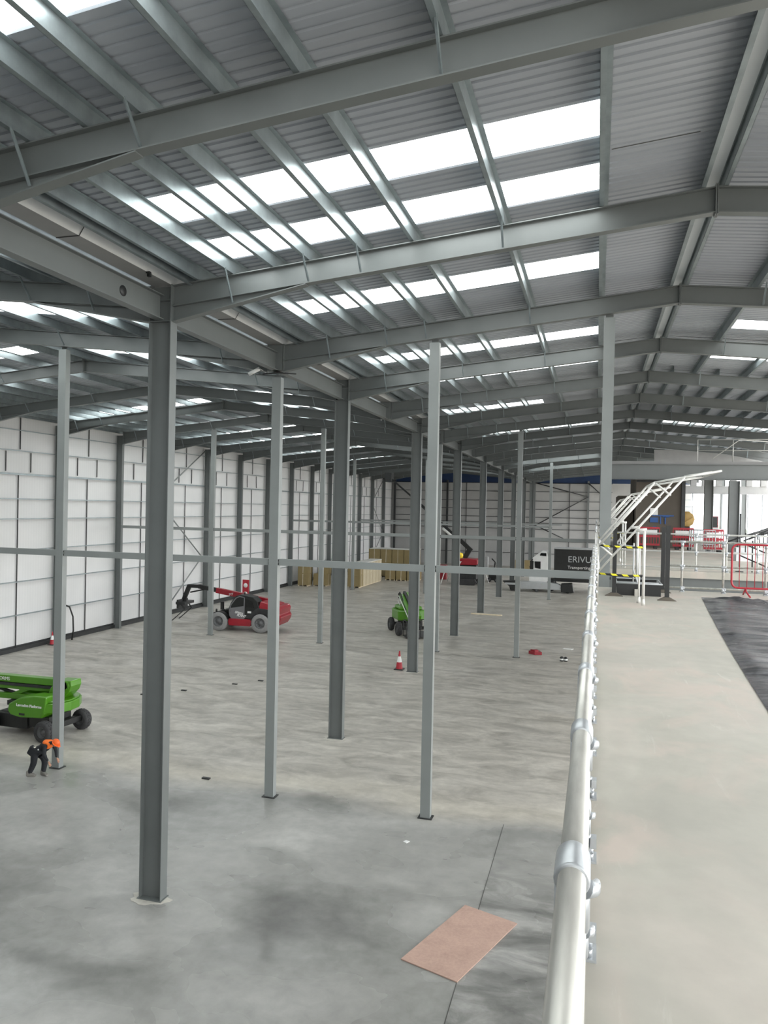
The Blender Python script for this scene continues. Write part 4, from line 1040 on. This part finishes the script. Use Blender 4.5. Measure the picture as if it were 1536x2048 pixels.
# joints, local to P:  x right, y away from camera
pelvis=(-.06,0,.70)
body=[pelvis,(.06,.03,.78),(.17,.05,.86),(.27,.06,.93),(.36,.05,.97),(.44,.03,1.0),          #0-5 spine, neck, head base
 (-.10,-.10,.66),(-.08,-.14,.38),(-.20,-.16,.10),(-.17,-.17,.06),                                #6-9 near? left leg
 (-.05,.11,.66),(.13,.08,.40),(.10,.05,.10),(.13,.03,.06),                                       #10-13
 (.28,-.12,.90),(.31,-.20,.68),(.42,-.14,.50),                                                   #14-16 near arm
 (.28,.22,.90),(.36,.26,.68),(.46,.16,.52)]                                                      #17-19
ed=[(0,1),(1,2),(2,3),(3,4),(4,5),(0,6),(6,7),(7,8),(8,9),(0,10),(10,11),(11,12),(12,13),(3,14),(14,15),(15,16),(3,17),(17,18),(18,19)]
ra=[(.15,.16),(.15,.16),(.155,.165),(.14,.16),(.055,.055),(.06,.06),(.12,.12),(.095,.095),(.075,.075),(.05,.05),(.12,.12),(.095,.095),(.075,.075),(.05,.05),(.065,.065),(.05,.05),(.034,.034),(.065,.065),(.05,.05),(.034,.034)]
skin_obj('body',body,ed,ra,'navy',P,0,2)
# vest over shoulders
skin_obj('vest',[(.13,.05,.865),(.20,.055,.905),(.30,.06,.945),(.31,-.10,.925),(.31,.20,.925)],[(0,1),(1,2),(2,3),(2,4)],[(.135,.15),(.155,.165),(.125,.15),(.075,.075),(.075,.075)],'orange',P,0,2)
# head
hb=MB()
def ellip(mb,c,rx_,ry_,rz_,n=16,k=10,half=False):
    pr_=[]
    vs=[]
    k0=0
    for i in range(k+1):
        a=-PI/2+PI*i/k if not half else PI/2*i/k
        for j in range(n):
            t_=2*PI*j/n; vs.append((c[0]+rx_*math.cos(a)*math.cos(t_),c[1]+ry_*math.cos(a)*math.sin(t_),c[2]+rz_*math.sin(a)))
    mb.add(vs,[(i*n+j,i*n+(j+1)%n,(i+1)*n+(j+1)%n,(i+1)*n+j) for i in range(k) for j in range(n)],0,True)
head=bpy.data.objects.new('head',None)
hb=MB(); ellip(hb,(0,0,0),.092,.075,.115)
hb.prism([(.085,.02),(.115,-.02),(.085,-.03)],'y',-.012,.012)   # nose
ellip(hb,(.0,.078,-.005),.018,.012,.03,8,6); ellip(hb,(.0,-.078,-.005),.018,.012,.03,8,6)
ho=hb.build('head','skin',P,(.53,.02,.985)); ho.rotation_euler=(0,.75,0)
q=MB(); q.lathe([(0,-.004),(.012,0),(.0,.004)],(.083,.03,.01),'x',8); q.lathe([(0,-.004),(.012,0),(0,.004)],(.083,-.03,.01),'x',8); q.bar((.082,-.022,-.06),(.082,.022,-.06),.008,.006); q.build('eyes_and_mouth','hair',ho)
q=MB(); ellip(q,(-.012,0,.01),.095,.08,.10); q.build('hair','hair',ho)
q=MB(); ellip(q,(0,0,.03),.122,.105,.105,18,8,True); q.lathe([(.0,.03),(.125,.03),(.135,.024),(.0,.02)],(.012,0,0),'z',18); q.prism([(.08,-.07),(.17,-.045),(.175,.045),(.08,.07)],'z',.022,.032); q.build('helmet','helmet',ho)
# hands
def hand(w,dirx,parent,side):
    w=Vector(w); pts=[w,w+Vector((.03,0,-.045)),w+Vector((.045,0,-.075))]; e=[(0,1),(1,2)]; r=[.024,(.034,.018),(.034,.016)]
    for k,(dy,l) in enumerate(((-.03,.060),(-.01,.07),(.01,.066),(.03,.052))):
        i=len(pts); b0=w+Vector((.05,dy,-.08))
        pts+=[b0,b0+Vector((.018,0,-l*.5)),b0+Vector((.02,0,-l)) ,]; e+=[(2,i),(i,i+1),(i+1,i+2)]; r+=[.0095,.009,.0075]
    i=len(pts); pts+=[w+Vector((.04,side*.035,-.045)),w+Vector((.06,side*.055,-.075))]; e+=[(1,i),(i,i+1)]; r+=[.011,.009]
    skin_obj('hand',pts,e,r,'skin',parent,0,1)
hand((.43,-.14,.49),1,P,-1); hand((.47,.16,.51),1,P,1)
def boot(x,y,rz):
    b=MB(); b.prism([(-.10,0),(.17,0),(.18,.04),(.10,.075),(.0,.10),(-.02,.16),(-.10,.16),(-.11,.05)],'y',-.045,.045)
    o=b.build('boot','shoe',P,(x,y,0),bev=.02); o.rotation_euler=(0,0,rz)
boot(-.18,-.17,.3); boot(.14,.02,-.25)
q=MB(); 
for s in (0,.03,.06): q.tube([(-.02-s,-.13,.86),(-.14-s,-.17,.80),(-.24-s*.6,-.16,.66),(-.22-s*.5,-.15,.55),(-.14-s,-.16,.6)],.010,6)
q.build('lanyard','strap',P)
b=MB(); b.box(-.13,.13,-.07,.07,-.14,.14); b_=b.build('tool_pouch','navy',P,(-.14,-.12,.72),bev=.04); b_.rotation_euler=(0,.5,0)
b=MB(); b.lathe([(0,0),(.025,0),(.025,.01),(0,.01)],(.08,-.16,.80),'y',10); b.build('badge','white',P)

# ------------------------------------------------------------ world and render look
w=bpy.data.worlds.new('overcast'); scn.world=w; w.use_nodes=True
nt=w.node_tree; bg=nt.nodes['Background']
tc=N(nt,'ShaderNodeTexCoord'); sp=N(nt,'ShaderNodeSeparateXYZ'); nt.links.new(tc.outputs['Generated'],sp.inputs[0])
cl=noise(nt,mapping(nt,tc.outputs['Generated'],(1,1,2.5)),2.2,5,.55)
c1=ramp(nt,cl,[(.3,(.92,.94,.95)),(.7,(1.0,1.0,.99))])
nt.links.new(c1,bg.inputs[0]); bg.inputs[1].default_value=3.6
scn.view_settings.view_transform='Standard'; scn.view_settings.look='None'; scn.view_settings.gamma=1
scn.view_settings.use_curve_mapping=False
scn.view_settings.exposure=0.92
